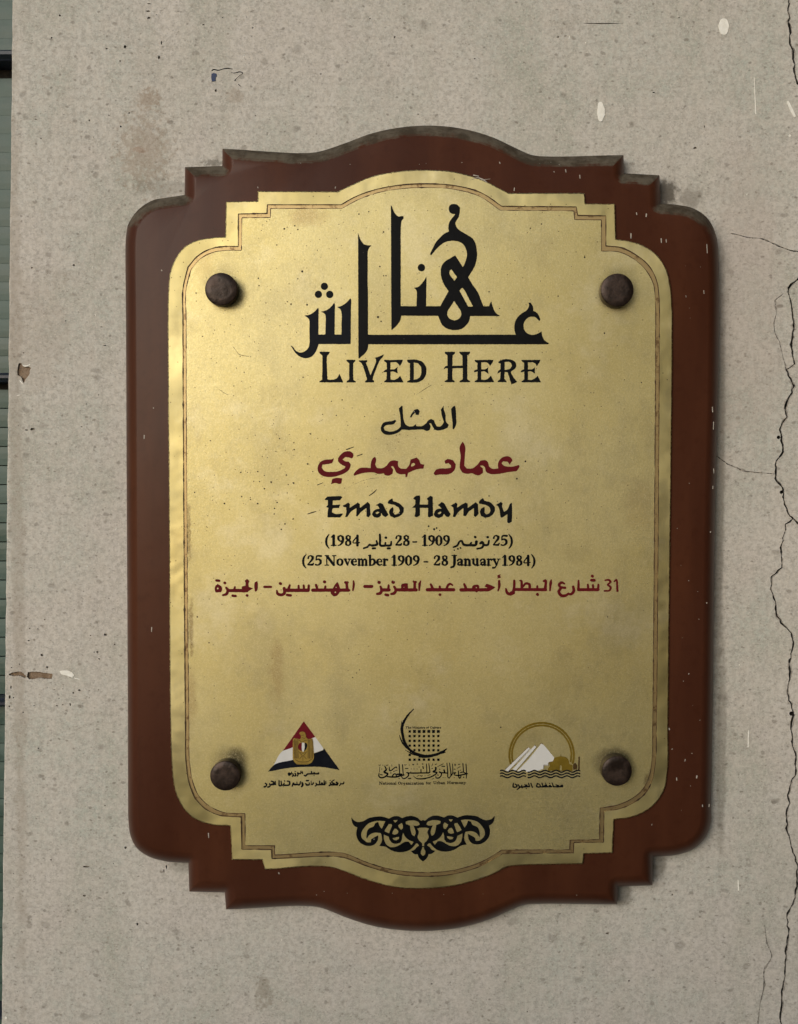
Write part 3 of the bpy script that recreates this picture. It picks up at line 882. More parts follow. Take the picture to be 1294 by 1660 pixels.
LOUT = [(296.4,520),(296.9,464.5),(304.4,433),(318.7,416),(341.6,403),(361.6,399.3),(385.9,399.3),(386.2,346.5),(432.8,345.6),(433,331.5),(553,331.5),
 (575,319),(605,308),(650,299.5),(690,297.5),(740,301),(780,312),(813.5,334),(934.5,335),(936.7,348.8),(982.5,349.5),(982.5,398.5),(1006,400.8),(1029,411.5),(1052,430.5),(1065.4,457),(1068.5,480),
 (1069,560),(1067,900),(1064.3,1180),(1062.8,1235.6),(1058,1263.5),(1047.3,1285),(1028.7,1300.6),(1004,1311.4),(979.3,1315.4),(978.7,1365.5),(930.4,1366),(929.8,1382.7),(815,1384),
 (779.5,1404),(737.8,1416.6),(685.6,1420.7),(633.5,1415.5),(591.7,1403),(560,1391),(440.8,1392),(440,1377.3),(391.8,1377),(391,1324.4),(353,1321),(333,1311.5),(315.8,1294.4),(307,1271.5),(301.5,1237),(300.5,1180),(297.5,800)]
LIN = [(302,520),(302.5,464.5),(310,437),(324.4,420),(344.4,409.4),(367.3,405.9),(391.7,405.9),(392.4,353),(438.7,352.5),(438.8,338),(554.6,338),
 (577,325.5),(605,314.5),(650,306),(690,304),(740,307.5),(777,318),(811,340.8),(930.4,341.8),(931.7,356),(975,356.5),(975,407),(1006,409),(1027,419.5),(1047,437.5),(1059.6,461),(1062.3,487.8),
 (1062.7,560),(1060.7,900),(1058,1180),(1056.5,1235.6),(1052,1260.4),(1041,1281),(1022.6,1295.8),(1001,1305),(972.8,1309.8),(971.8,1360.8),(924.2,1361.8),(923.6,1377.2),(813.5,1378),
 (779.5,1397.5),(737.8,1410.2),(685.6,1414.5),(633.5,1409.3),(591.7,1396.8),(561,1384),(445.5,1386),(445,1371),(397.8,1371),(397.3,1319),(358,1315.6),(338.7,1306),(321.5,1288.7),(313,1268.6),(307.6,1237),(306.5,1180),(303,800)]

# board: routed edge with a round nose; each level is an offset outline
F = Field(196, 195, 1174, 1518, 1.0)
F.poly(BOARD, far=30, corner=30)
# the outline field is only exact near the edge, which is all the profile uses
prof = [(0.0, 0.0), (0.0, H_BOARD-0.0075), (-0.8, H_BOARD-0.0062), (-2.6, H_BOARD-0.0046), (-5.2, H_BOARD-0.0030), (-8.8, H_BOARD-0.0016), (-13, H_BOARD-0.0006), (-16.5, H_BOARD-0.0001), (-18.0, H_BOARD)]
mb = MB()
rings = []
for lv, h in prof:
    L = max(F.contours(lv, 0.12), key=lambda q: abs(q[0]))[1]
    rings.append((L, h))
base_ring = rings[1][0]
mb.wall(base_ring, 0.0, rings[1][1], 0)
for (ra, ha), (rb, hb) in zip(rings[1:-1], rings[2:]):
    mb.strip(ra, ha, rb, hb)
FP = Field(268, 268, 1096, 1448, 0.7); FP.poly(PLATE, far=8, corner=24)
mb.fill([rings[-1][0]], H_BOARD)
mb.build('backing_board', [M_BOARD], plaque, smooth=True, weld=True)

# brass plate: polished rim, engraved channel with two dark lines, satin field
plate = MB()
FP.rough(0.5, 2.2, 5)
pl0 = max(FP.contours(0.0, 0.1), key=lambda q: abs(q[0]))[1]
pl1 = max(FP.contours(-1.3, 0.1), key=lambda q: abs(q[0]))[1]
FO = Field(290, 290, 1076, 1428, 0.7); FO.poly(LOUT, far=6, corner=24)
FI = Field(290, 290, 1076, 1428, 0.7); FI.poly(LIN, far=6, corner=24)
lo = max(FO.contours(0.0, 0.06), key=lambda q: abs(q[0]))[1]
li = max(FI.contours(0.0, 0.06), key=lambda q: abs(q[0]))[1]
HP = H_PLATE
CH = HP - 0.0004
rim = MB()
rim.wall(pl0, H_BOARD, HP - 0.0004)
rim.strip(pl0, HP - 0.0004, pl1, HP)
rim.fill([pl1, lo], HP)
rim.wall(lo, CH, HP, flip=True)
fieldm = MB()
fieldm.fill([li], HP)
fieldm.wall(li, CH, HP)
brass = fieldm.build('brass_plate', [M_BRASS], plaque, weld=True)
rim.build('polished_rim', [M_RIM], brass, weld=True)
ch = MB(); ch.fill([lo, li], CH)
ch.build('engraved_channel', [M_CHAN], brass)
for P_, hh in ((lo, 0), (li, 0)):
    FL = Field(288, 288, 1078, 1430, 0.5)
    ring = np.vstack([P_, P_[:1]])
    seg = []
    for a, b in zip(ring[:-1], ring[1:]):
        L = max(1, int(np.hypot(*(b-a)) / 4))
        for q in range(L):
            p = a + (b-a)*q/L
            wv = 1.0 + 0.75*float(value_noise(np.array([p[0]]), np.array([p[1]]), 9, 3)[0])
            if rnd.random() < 0.03: wv += 1.2
            seg.append((p[0], p[1], max(0.45, wv)))
    seg.append(seg[0])
    for a, b in zip(seg[:-1], seg[1:]):
        FL.line([a, b])
    inlay('border_line', FL, HP - 0.00005, 0.0001, M_PATINA, brass)

T = 0.00010
def ink(name, box, fn, mat, parent=None, t=T, rough=0.22, res=0.42, label=None, sc=1.8):
    level = {'address_line': 0.28, 'date_line': 0.12, 'small_arabic_caption': 0.18, 'small_caption': 0.1}.get(name, 0.0)
    F = Field(*box, res=res); fn(F)
    if rough: F.rough(rough, sc, len(name))
    return inlay(name, F, HP, t, mat, parent or plaque, label, level)

# --- Arabic heading
S1 = 9.243
def sheen(F):
    F.poly(Z(460,440,S1,[(520,540),(526,580),(523,650),(521,945),(625,945),(628,800),(630,700),(625,652),(605,625),(556,603),(610,592),(680,555),(730,505),(757,468),(768,490),(767,600),(763,945),(866,945),(867,800),(867,620),(855,575),(796,530),(850,522),(915,485),(970,435),(1002,398),(1012,425),(1008,600),(1005,1089),(525,1089),(505,1150),(470,1220),(410,1280),(340,1300),(260,1285),(190,1235),(140,1170),(106,1110),(135,1125),(175,1180),(230,1212),(290,1208),(340,1180),(375,1135),(385,1090),(385,900),(382,720),(365,700),(312,662),(370,652),(430,625),(480,585)]))
ink('arabic_letter', (466,480,574,586), sheen, M_NAVY, label='toothed letter at the left end of the Arabic heading')
for x, y in ((610,222),(520,343),(690,345)):
    px, py = 460 + x/S1, 440 + y/S1
    ink('letter_dot', (px-8,py-8,px+8,py+8), lambda F: F.dot(px, py, 5.9), M_BLACK, rough=0.15)
def ain(F):
    a = Z(570,320,S1,[(98,532),(118,590),(145,650),(185,700),(235,716),(300,718),(265,755),(247,800),(244,1000),(242,1300)])
    b = Z(560,440,S1,[(338,300),(340,948)])
    c = Z(780,460,S1,[(520,762),(500,700),(500,630),(515,560),(550,500),(600,450),(660,412),(700,375),(718,330),(710,283),(742,282),(768,320),(782,360),(783,405),(830,430),(865,475),(890,535),(875,562),(850,535),(810,500),(760,492),(710,505),(665,545),(640,600),(640,660),(665,715),(720,755),(780,765),(840,750),(908,713),(918,780),(950,845),(1018,890),(1010,908)])
    d = Z(560,440,S1,[(345,1092),(335,1160),(310,1210),(202,1308),(197,1290)])
    F.poly(a + b + c + d)
ink('arabic_letter', (574,370,896,588), ain, M_BLACK, label='tall stroke with the long baseline bar ending in an open curl')
def hena(F):
    a = Z(570,320,S1,[(590,105),(615,160),(640,220),(675,265),(710,290),(735,280),(778,283),(780,312),(752,350),(742,400)])
    b = Z(560,440,S1,[(830,0),(830,520),(1065,520),(1068,300),(1055,270),(1028,246),(1090,230),(1150,175),(1195,110),(1213,66),(1216,110),(1210,520)])
    c = Z(690,400,S1,[(0,890),(220,890),(345,665),(275,560),(240,470),(228,400),(232,320),(255,260),(300,215),(380,165),(446,128),(560,305)])
    d = Z(680,320,S1,[(690,960),(712,860),(700,780),(670,720),(620,675),(560,655),(480,650),(400,665),(330,705),(260,770),(178,868),(158,850),(200,760),(250,670),(310,600),(380,540),(442,510),(435,470),(437,410),(460,350),(500,300),(540,248),(500,246),(460,225),(443,190),(447,135),(470,105),(520,97),(560,105),(610,155),(605,230),(590,290),(555,350),(538,385),(555,440),(600,490),(700,550),(810,630),(845,700),(860,780),(864,890),(855,950),(830,1030),(780,1120),(730,1195)])
    e = Z(690,400,S1,[(700,560),(770,660),(868,890),(950,890),(983,815),(1010,900),(1050,985),(1118,1038),(1050,1038),(667,1038),(655,1110),(610,1175),(540,1230),(430,1250),(330,1230),(250,1170),(210,1090),(188,1035),(0,1035)])
    f = Z(560,440,S1,[(838,662),(820,740),(780,800),(693,882),(690,860)])
    F.poly(a + b + c + d + e + f)
    F.poly(Z(690,400,S1,[(385,338),(472,455),(432,510),(360,400),(362,355)]), sub=True)
    F.poly(Z(690,400,S1,[(548,615),(575,640),(640,760),(712,895),(640,895),(508,658)]), sub=True)
    F.poly(Z(690,400,S1,[(428,812),(480,890),(525,960),(532,1030),(500,1078),(430,1104),(358,1075),(323,1020),(335,960),(380,890)]), sub=True)
ink('arabic_letter', (628,325,818,540), hena, M_BLACK, label='upper word of the heading with the looped knot and curled top')
dx, dy = 570 + 1048/S1, 320 + 1052/S1
ink('letter_dot', (dx-8,dy-8,dx+8,dy+8), lambda F: F.dot(dx, dy, 6.1), M_BLACK, rough=0.15)

# --- English heading, one mesh per letter
s = 6.47
E_ = [(450,152),(648,150),(645,168),(612,216),(590,185),(575,178),(520,178),(520,250),(560,250),(582,238),(596,220),(592,260),(597,300),(575,285),(555,272),(520,275),(520,358),(570,358),(600,340),(622,316),(657,387),(450,387),(452,374),(480,357),(480,275),(440,284),(448,262),(478,250),(480,185),(453,165)]
CAPS = [
 (500,[[(118,65),(225,65),(222,80),(200,105),(200,355),(250,360),(295,345),(327,298),(367,388),(115,388),(118,375),(145,358),(148,108),(118,80)]],[]),
 (500,[[(400,150),(495,150),(492,168),(470,185),(472,358),(497,376),(497,388),(400,388),(402,375),(428,358),(428,185),(400,165)]],[]),
 (500,[[(530,155),(618,155),(618,170),(605,182),(652,312),(708,172),(710,145),(695,130),(745,115),(793,94),(785,115),(755,150),(680,330),(675,357),(692,376),(692,388),(595,388),(595,376),(615,358),(612,345),(570,210),(555,185),(530,168)]],[]),
 (500,[[(793,152),(991,150),(988,168),(962,216),(940,190),(925,178),(862,178),(862,250),(900,250),(922,235),(940,222),(934,255),(941,297),(915,283),(900,275),(862,275),(862,358),(905,360),(935,345),(963,320),(1001,388),(795,388),(797,375),(820,357),(822,280),(783,280),(800,260),(822,250),(822,185),(795,165)]],[]),
 (500,[[(1035,150),(1140,150),(1195,170),(1225,205),(1240,250),(1235,300),(1215,345),(1170,380),(1110,390),(1035,388),(1038,375),(1065,358),(1065,190),(1038,168)]],[[(1107,178),(1150,190),(1180,225),(1185,270),(1175,320),(1145,350),(1107,360)]]),
 (700,[[(137,66),(248,66),(245,84),(220,105),(218,212),(322,212),(322,105),(295,85),(290,66),(402,66),(400,85),(374,105),(375,355),(402,373),(402,386),(290,386),(292,373),(325,355),(325,238),(218,240),(218,355),(240,372),(240,386),(135,386),(137,372),(165,355),(168,240),(145,240),(124,250),(140,222),(165,208),(165,105),(140,85)]],[]),
 (700,[E_],[]),
 (700,[[(698,170),(730,152),(790,143),(840,150),(875,172),(888,205),(878,240),(840,268),(830,278),(850,320),(896,383),(835,412),(815,340),(795,280),(765,278),(762,350),(785,374),(785,386),(690,386),(692,372),(718,354),(722,278),(688,298),(695,270),(720,250),(722,190),(700,186)]],[[(765,175),(810,172),(835,190),(840,215),(825,240),(795,252),(765,255)]]),
 (700,[[(x+490, y) for x, y in E_]],[])]
for x0, outs, hs in CAPS:
    o_ = [Z(x0,560,s,q) for q in outs]; h_ = [Z(x0,560,s,q) for q in hs]
    A = np.array(o_[0])
    def cap(F):
        for q in o_: F.poly(q)
        for q in h_: F.poly(q, sub=True)
    ink('letter', (A[:,0].min()-3, A[:,1].min()-3, A[:,0].max()+3, A[:,1].max()+3), cap, M_BLACK, rough=0.32, sc=1.5)

# --- small Arabic word
s = 8.0875
def word1(F):
    F.poly(Z(600,640,s,[(968,138),(965,170),(990,260),(1000,355),(1032,392),(1018,432),(960,457),(880,467),(845,457),(820,415),(800,375),(775,375),(795,410),(785,460),(750,475),(700,458),(500,462),(440,457),(418,455),(380,490),(320,515),(250,527),(190,517),(155,487),(140,450),(148,410),(180,365),(230,350),(290,343),(330,326),(344,345),(310,385),(250,394),(200,407),(180,430),(192,463),(240,480),(310,476),(370,448),(403,415),(398,300),(378,180),(416,140),(427,150),(432,230),(442,330),(467,388),(510,413),(570,408),(600,383),(607,410),(680,408),(730,378),(760,338),(800,316),(837,333),(857,380),(877,413),(920,413),(950,388),(968,355),(938,260),(928,195)]))
    F.poly(Z(600,640,s,[(523,292),(560,223),(590,193),(627,186),(653,215),(637,267),(598,262),(593,235),(570,255),(542,299)]))
def word1b(F):
    F.poly(Z(600,640,s,[(1117,140),(1122,170),(1130,300),(1132,380),(1100,454),(1083,452),(1083,380),(1068,250),(1063,185),(1085,158)]))
ink('arabic_word', (612,652,732,710), word1, M_BLACK, label='small black Arabic word below the English heading')
ink('arabic_letter', (728,652,744,700), word1b, M_BLACK, label='upright stroke beginning the small black word')
s = 6.47
def nameA(F):
    F.poly(Z(500,710,s,[(272,213),(250,265),(200,275),(150,280),(140,310),(170,345),(240,355),(320,345),(380,315),(393,300),(350,280),(315,250),(310,215),(335,180),(380,145),(440,141),(474,165),(472,200),(455,216),(425,205),(390,200),(360,225),(385,243),(425,248),(447,280),(432,325),(385,367),(310,397),(230,410),(150,397),(103,355),(98,310),(123,255),(175,228),(240,223)]))
    F.poly(Z(500,710,s,[(250,430),(295,418),(357,423),(347,477),(325,482),(290,473),(238,484)]))
def nameB(F):
    F.poly(Z(500,710,s,[(480,397),(473,380),(500,345),(545,313),(590,310),(653,315),(656,260),(680,208),(700,198),(712,225),(704,282),(722,315),(780,315),(820,290),(860,243),(900,233),(942,243),(947,300),(967,320),(1025,323),(1053,290),(1073,225),(1137,203),(1162,230),(1177,270),(1217,280),(1207,322),(1150,327),(1090,347),(1047,367),(1037,405),(1020,414),(1016,380),(960,380),(923,362),(903,320),(888,295),(866,298),(890,330),(882,377),(840,397),(800,387),(793,372),(730,377),(688,362),(620,362),(540,377)]))
    F.poly(Z(500,710,s,[(1075,300),(1085,270),(1105,262),(1122,275),(1110,290)]), sub=True)
def nameC(F):
    F.poly(Z(680,710,s,[(270,272),(263,240),(300,218),(350,233),(382,275),(374,325),(345,362),(300,382),(230,382),(165,392),(148,370),(175,333),(220,320),(290,318),(333,310),(330,285),(305,265)]))
def nameD(F):
    F.poly(Z(680,710,s,[(455,36),(480,85),(477,190),(472,290),(497,320),(550,320),(600,288),(640,238),(690,230),(720,250),(732,300),(762,320),(828,320),(823,275),(848,223),(890,196),(930,190),(967,210),(977,240),(945,277),(925,250),(880,245),(862,262),(882,288),(930,300),(985,298),(1047,281),(1050,300),(1022,347),(940,357),(830,377),(740,377),(703,357),(683,302),(665,290),(636,292),(667,320),(667,367),(625,392),(588,387),(558,372),(500,377),(448,362),(426,320),(433,190),(425,85)]))
for fn, bx in ((nameA,(512,728,576,788)),(nameB,(570,738,692,778)),(nameC,(700,740,742,774)),(nameD,(742,712,846,774))):
    ink('red_arabic_lettering', bx, fn, M_RED)

# --- name in English, one mesh per letter
s = 7.189
NAME = [
 (510,[(118,137),(150,107),(310,104),(324,115),(300,150),(215,155),(210,205),(302,201),(285,242),(215,243),(207,265),(207,295),(240,308),(332,303),(325,320),(300,352),(150,350),(155,280),(162,240),(132,232),(155,208),(155,150),(125,148)],None),
 (510,[(327,215),(395,177),(413,195),(410,240),(505,176),(529,195),(530,240),(620,170),(647,195),(652,290),(657,320),(630,350),(606,340),(605,240),(540,290),(500,340),(485,335),(490,240),(425,285),(380,347),(355,345),(372,290),(368,235),(335,225)],None),
 (510,[(710,208),(765,179),(790,190),(830,258),(863,320),(830,348),(803,335),(778,300),(772,335),(740,354),(695,350),(670,320),(680,285),(720,255),(757,250),(737,217)],[(712,298),(735,283),(762,290),(745,302),(728,312)]),
 (510,[(853,175),(870,150),(908,128),(917,160),(990,188),(1042,240),(1037,290),(990,337),(930,357),(885,337),(868,290),(883,250),(915,228),(922,255),(917,290),(937,316),(968,308),(993,275),(983,237),(930,207),(890,197),(855,190)],None),
 (660,[(68,130),(105,99),(150,93),(155,120),(148,200),(242,200),(242,150),(230,130),(270,100),(300,110),(303,330),(265,350),(243,342),(245,240),(150,240),(152,325),(115,350),(86,340),(95,300),(98,240),(58,236),(90,205),(98,150)],None),
 (660,[(358,207),(405,170),(430,185),(475,258),(510,315),(485,347),(453,340),(430,305),(415,342),(365,357),(323,342),(310,310),(330,270),(370,248),(402,250),(377,220)],[(355,300),(385,283),(405,290),(390,305),(370,314)]),
 (660,[(507,212),(570,177),(587,195),(583,235),(680,176),(707,190),(708,240),(800,173),(827,195),(834,310),(800,347),(778,335),(780,240),(715,290),(687,335),(655,334),(657,240),(600,290),(560,347),(533,342),(543,290),(538,235)],None),
 (660,[(836,172),(850,150),(888,123),(902,155),(975,178),(1024,230),(1022,280),(975,337),(910,357),(863,332),(850,285),(870,243),(902,228),(907,255),(902,290),(920,315),(953,305),(973,275),(963,237),(920,207),(875,197),(838,190)],None),
 (660,[(1033,207),(1095,169),(1114,185),(1110,215),(1130,288),(1165,263),(1203,190),(1223,178),(1226,300),(1221,402),(1185,420),(1166,407),(1170,312),(1105,357),(1088,347),(1073,250),(1058,217)],None)]
for x0, q, hq in NAME:
    q = Z(x0,790,s,q); A = np.array(q)
    def nm(F):
        F.poly(q)
        if hq: F.poly(Z(x0,790,s,hq), sub=True)
    ink('letter', (A[:,0].min()-3, A[:,1].min()-3, A[:,0].max()+3, A[:,1].max()+3), nm, M_BLACK, rough=0.25, sc=1.5)

# --- bold serif strokes for the small lines (x, y up from the baseline, pen width; cap height 1)
def mir(g, w): return [[(w-x, y, t) for x, y, t in st] for st in g]
PAR = [[(.33,1.08,.07),(.16,.78,.15),(.1,.4,.18),(.16,.02,.15),(.33,-.26,.07)]]
NINE = [[(.3,.97,.1),(.13,.85,.17),(.11,.66,.18),(.28,.42,.09),(.44,.5,.08)],[(.3,.97,.1),(.47,.83,.18),(.5,.6,.2),(.43,.3,.18),(.27,.08,.11),(.1,.02,.08)]]
G = {'1':(.56,[[(.1,.8,.08),(.28,.97,.1)],[(.3,.95,.21),(.3,.04,.21)],[(.1,.03,.08),(.5,.03,.08)]]),
 '9':(.62,NINE),
 '0':(.62,[[(.3,.98,.08),(.12,.75,.19),(.11,.5,.21),(.12,.25,.19),(.3,.02,.08),(.48,.25,.19),(.49,.5,.21),(.48,.75,.19),(.3,.98,.08)]]),
 '8':(.62,[[(.3,.98,.09),(.15,.86,.15),(.16,.68,.17),(.3,.53,.17),(.46,.38,.18),(.47,.17,.18),(.3,.02,.09),(.12,.14,.17),(.12,.35,.15),(.3,.52,.1),(.44,.68,.13),(.44,.86,.14),(.3,.98,.09)]]),
 '4':(.64,[[(.42,.95,.1),(.06,.3,.08),(.58,.3,.11)],[(.42,.95,.2),(.42,.04,.2)]]),
 '2':(.6,[[(.1,.72,.14),(.14,.9,.1),(.3,.97,.1),(.45,.85,.19),(.44,.65,.19),(.28,.4,.13),(.08,.1,.09)],[(.08,.08,.12),(.45,.08,.17),(.53,.22,.08)]]),
 '5':(.6,[[(.52,.93,.15),(.18,.93,.13),(.12,.55,.08)],[(.13,.56,.1),(.3,.63,.11),(.47,.48,.19),(.46,.22,.19),(.28,.04,.1),(.08,.08,.13)]]),
 '(':(.4,PAR), ')':(.4,mir(PAR,.4)), '-':(.42,[[(.08,.36,.11),(.35,.36,.11)]]), ' ':(.26,[]),
 'N':(.88,[[(.03,.97,.08),(.3,.97,.08)],[(.16,.95,.09),(.16,.05,.09)],[(.17,.93,.2),(.69,.07,.2)],[(.71,.95,.09),(.71,.05,.09)],[(.58,.97,.08),(.85,.97,.08)],[(.03,.03,.08),(.3,.03,.08)]]),
 'o':(.56,[[(.28,.66,.08),(.11,.5,.18),(.11,.18,.18),(.28,.01,.08),(.45,.18,.18),(.45,.5,.18),(.28,.66,.08)]]),
 'v':(.54,[[(.02,.63,.08),(.24,.63,.08)],[(.12,.6,.19),(.3,.06,.14)],[(.3,.06,.09),(.46,.6,.08)],[(.36,.63,.08),(.56,.63,.08)]]),
 'e':(.5,[[(.1,.36,.08),(.42,.36,.08)],[(.42,.38,.12),(.4,.56,.1),(.28,.65,.08),(.12,.5,.17),(.1,.25,.19),(.25,.03,.13),(.44,.12,.08)]]),
 'm':(.84,[[(.02,.62,.08),(.14,.62,.1)],[(.14,.6,.18),(.14,.03,.18)],[(.16,.5,.08),(.32,.63,.13),(.4,.5,.18),(.4,.03,.18)],[(.42,.5,.08),(.58,.63,.13),(.67,.5,.18),(.67,.03,.18)],[(.02,.03,.07),(.26,.03,.07)],[(.3,.03,.07),(.51,.03,.07)],[(.57,.03,.07),(.79,.03,.07)]]),
 'b':(.58,[[(.02,.98,.09),(.13,.98,.11)],[(.13,.98,.18),(.13,.05,.18)],[(.15,.5,.08),(.3,.64,.11),(.46,.5,.18),(.46,.2,.19),(.28,.02,.1),(.14,.06,.11)]]),
 'r':(.43,[[(.02,.62,.08),(.14,.62,.1)],[(.14,.6,.18),(.14,.03,.18)],[(.16,.48,.08),(.28,.62,.1),(.36,.56,.17)],[(.02,.03,.07),(.28,.03,.07)]]),
 'J':(.42,[[(.08,.97,.08),(.42,.97,.08)],[(.27,.95,.2),(.27,.2,.2),(.2,-.1,.14),(.02,-.18,.14)]]),
 'a':(.52,[[(.08,.48,.13),(.16,.62,.1),(.3,.63,.11),(.38,.5,.18),(.38,.05,.18),(.5,.05,.08)],[(.36,.36,.08),(.14,.28,.12),(.11,.12,.15),(.22,.03,.12),(.36,.14,.08)]]),
 'n':(.58,[[(.02,.62,.08),(.14,.62,.1)],[(.14,.6,.18),(.14,.03,.18)],[(.16,.5,.08),(.32,.63,.13),(.42,.5,.18),(.42,.03,.18)],[(.02,.03,.07),(.26,.03,.07)],[(.32,.03,.07),(.54,.03,.07)]]),
 'u':(.58,[[(.02,.62,.08),(.14,.62,.1)],[(.14,.6,.18),(.14,.2,.17),(.26,.03,.12),(.38,.14,.08)],[(.32,.62,.08),(.42,.62,.1)],[(.42,.62,.18),(.42,.04,.18)],[(.42,.04,.08),(.55,.04,.08)]]),
 'y':(.52,[[(.02,.63,.08),(.24,.63,.08)],[(.12,.6,.19),(.3,.06,.14)],[(.46,.6,.09),(.28,-.02,.09),(.18,-.22,.1),(.04,-.22,.15)],[(.36,.63,.07),(.56,.63,.07)]]),
 'O':(.8,[[(.4,.98,.08),(.14,.72,.2),(.14,.28,.2),(.4,.02,.08),(.66,.28,.2),(.66,.72,.2),(.4,.98,.08)]]),
 'U':(.8,[[(.03,.97,.08),(.32,.97,.08)],[(.17,.95,.2),(.18,.3,.19),(.38,.03,.1),(.6,.2,.09),(.63,.95,.09)],[(.5,.97,.08),(.76,.97,.08)]]),
 'H':(.86,[[(.17,.96,.2),(.17,.04,.2)],[(.66,.96,.2),(.66,.04,.2)],[(.17,.5,.09),(.66,.5,.09)],[(.03,.97,.08),(.31,.97,.08)],[(.52,.97,.08),(.8,.97,.08)],[(.03,.03,.08),(.31,.03,.08)],[(.52,.03,.08),(.8,.03,.08)]]),
 'h':(.58,[[(.02,.97,.08),(.14,.97,.1)],[(.14,.96,.18),(.14,.03,.18)],[(.16,.5,.08),(.32,.63,.13),(.42,.5,.18),(.42,.03,.18)],[(.02,.03,.07),(.26,.03,.07)],[(.32,.03,.07),(.54,.03,.07)]]),
 'T':(.76,[[(.36,.95,.2),(.36,.04,.2)],[(.05,.95,.1),(.67,.95,.1)],[(.04,.78,.08),(.05,.95,.08)],[(.68,.78,.08),(.67,.95,.08)]]),
 'M':(1.0,[[(.14,.95,.1),(.14,.04,.1)],[(.16,.92,.2),(.46,.1,.16)],[(.46,.1,.09),(.78,.92,.09)],[(.8,.95,.2),(.8,.04,.2)]]),
 'C':(.76,[[(.66,.8,.12),(.5,.97,.1),(.28,.93,.14),(.13,.6,.2),(.16,.25,.19),(.42,.02,.12),(.66,.2,.08)]]),
 'i':(.32,[[(.14,.6,.18),(.14,.03,.18)],[(.14,.9,.16),(.14,.91,.16)],[(.02,.03,.07),(.28,.03,.07)]]),
 'l':(.32,[[(.14,.96,.18),(.14,.03,.18)],[(.02,.03,.07),(.28,.03,.07)]]),
 't':(.38,[[(.16,.85,.14),(.16,.15,.18),(.3,.04,.09)],[(.03,.6,.09),(.33,.6,.09)]]),
 'f':(.36,[[(.15,.03,.18),(.15,.75,.18),(.3,.95,.11)],[(.02,.6,.08),(.32,.6,.08)]]),
 's':(.44,[[(.36,.52,.1),(.22,.64,.1),(.1,.5,.14),(.32,.22,.16),(.22,.03,.1),(.06,.14,.1)]]),
 'z':(.5,[[(.06,.6,.1),(.42,.6,.1),(.08,.06,.12),(.45,.06,.12)]]),
 'g':(.54,[[(.26,.64,.08),(.11,.5,.16),(.14,.3,.14),(.26,.24,.08),(.4,.36,.15),(.4,.52,.15),(.26,.64,.08)],[(.14,.2,.1),(.3,.05,.14),(.44,-.1,.12),(.26,-.24,.09),(.06,-.12,.1)]])}
def text(F, st, x0, x1, yb, cap, k=1.0):
    W = sum(G[c][0] for c in st)
    sx = (x1 - x0) / W
    x = x0
    for c in st:
        w, strokes = G[c]
        for q in strokes:
            P = [(x + a*sx, yb - b*cap, t*k*(sx+cap)/2) for a, b, t in q]
            F.line(P, step=2.0)
        x += w*sx
def dates1(F):
    for st, a, b in (('(1984',527,584),('28',640.5,665.5),('-',668,677),('1909',683,730),('25)',798.5,832)):
        text(F, st, a, b, 884.6, 17.0, 1.1)
    q = 6.47
    for L in ([(845,108,18),(850,145,24),(800,158,24),(772,150,22),(750,172,20),(710,187,18)],[(805,188,22),(828,186,22)],
              [(880,42,20),(882,90,24),(885,155,24),(940,158,22),(990,155,24),(1000,118,18)],[(936,156,18),(938,128,16)],[(940,74,24),(946,76,24)],[(962,188,22),(984,186,22)]):
        F.line(Z(480,860,q,L))
    q = 6.162
    for L in ([(402,166,16),(440,150,20),(462,112,18),(486,106,22),(505,140,24),(560,146,24),(580,122,18)],[(560,146,24),(620,146,24),(632,112,30)],
              [(672,128,24),(690,118,26),(702,142,24),(685,172,20),(640,182,18)],[(700,146,22),(745,142,22),(757,104,18)],
              [(619,65,24),(621,66,24)],[(744,66,24),(746,66,24)],[(472,174,17),(474,175,17)],[(446,184,17),(447,184,17)],[(410,196,13),(411,197,13)]):
        F.line(Z(670,860,q,L))
ink('date_line', (520,860,838,896), dates1, M_BLACK, rough=0.22, res=0.36, label='upper line of dates, with Arabic month names')
def dates2(F):
    for st, a, b in (('(25',489.5,522.5),('November',526.5,629.5),('1909',633.5,681),('-',686,695),('28',702.5,728),('January',731,810),('1984)',813,868.5)):
        text(F, st, a, b, 916.7, 16.4, 1.1)
ink('date_line', (484,893,874,926), dates2, M_BLACK, rough=0.22, res=0.36, label='lower line of dates, in English')

# --- red street address
def addrA(F):
    s = 7.612
    P = lambda q: Z(340,930,s,q)
    F.poly(P([(75,150),(100,128),(145,163),(152,200),(137,227),(75,230),(63,190)])); F.dot(340+100/s,930+182/s,1.7,sub=True)
    for q in ([(84,84,26),(118,88,26)],[(186,112,30),(190,116,30)],[(205,172,24),(225,205,32),(208,250,32),(165,265,22)],
              [(225,208,36),(460,208,40)],[(312,165,18),(300,205,24)],[(284,272,28),(320,276,28)],[(460,266,28),(464,269,28)],
              [(675,163,26),(756,163,26)]): F.line(P(q))
    F.poly(P([(398,160),(440,150),(447,120),(435,90),(460,66),(490,90),(477,120),(482,165),(532,182),(490,207),(440,230),(400,228)]))
    F.poly(P([(588,92),(594,150),(584,205),(570,222),(558,215),(553,150),(556,110)]))
    for q in ([(830,208,16),(838,245,32),(880,262,34),(922,240,34),(920,180,34)],[(870,120,32),(877,124,32)],[(930,205,40),(1215,205,40)],
              [(988,142,22),(970,200,32)],[(1097,148,22),(1100,200,26)],[(1160,145,22),(1165,200,26)],[(1224,145,24),(1220,205,30)],[(955,262,28),(1000,268,28)]): F.line(P(q))
ink('address_line', (344,930,506,972), addrA, M_RED, rough=0.2, res=0.36, label='left third of the dark red address line')
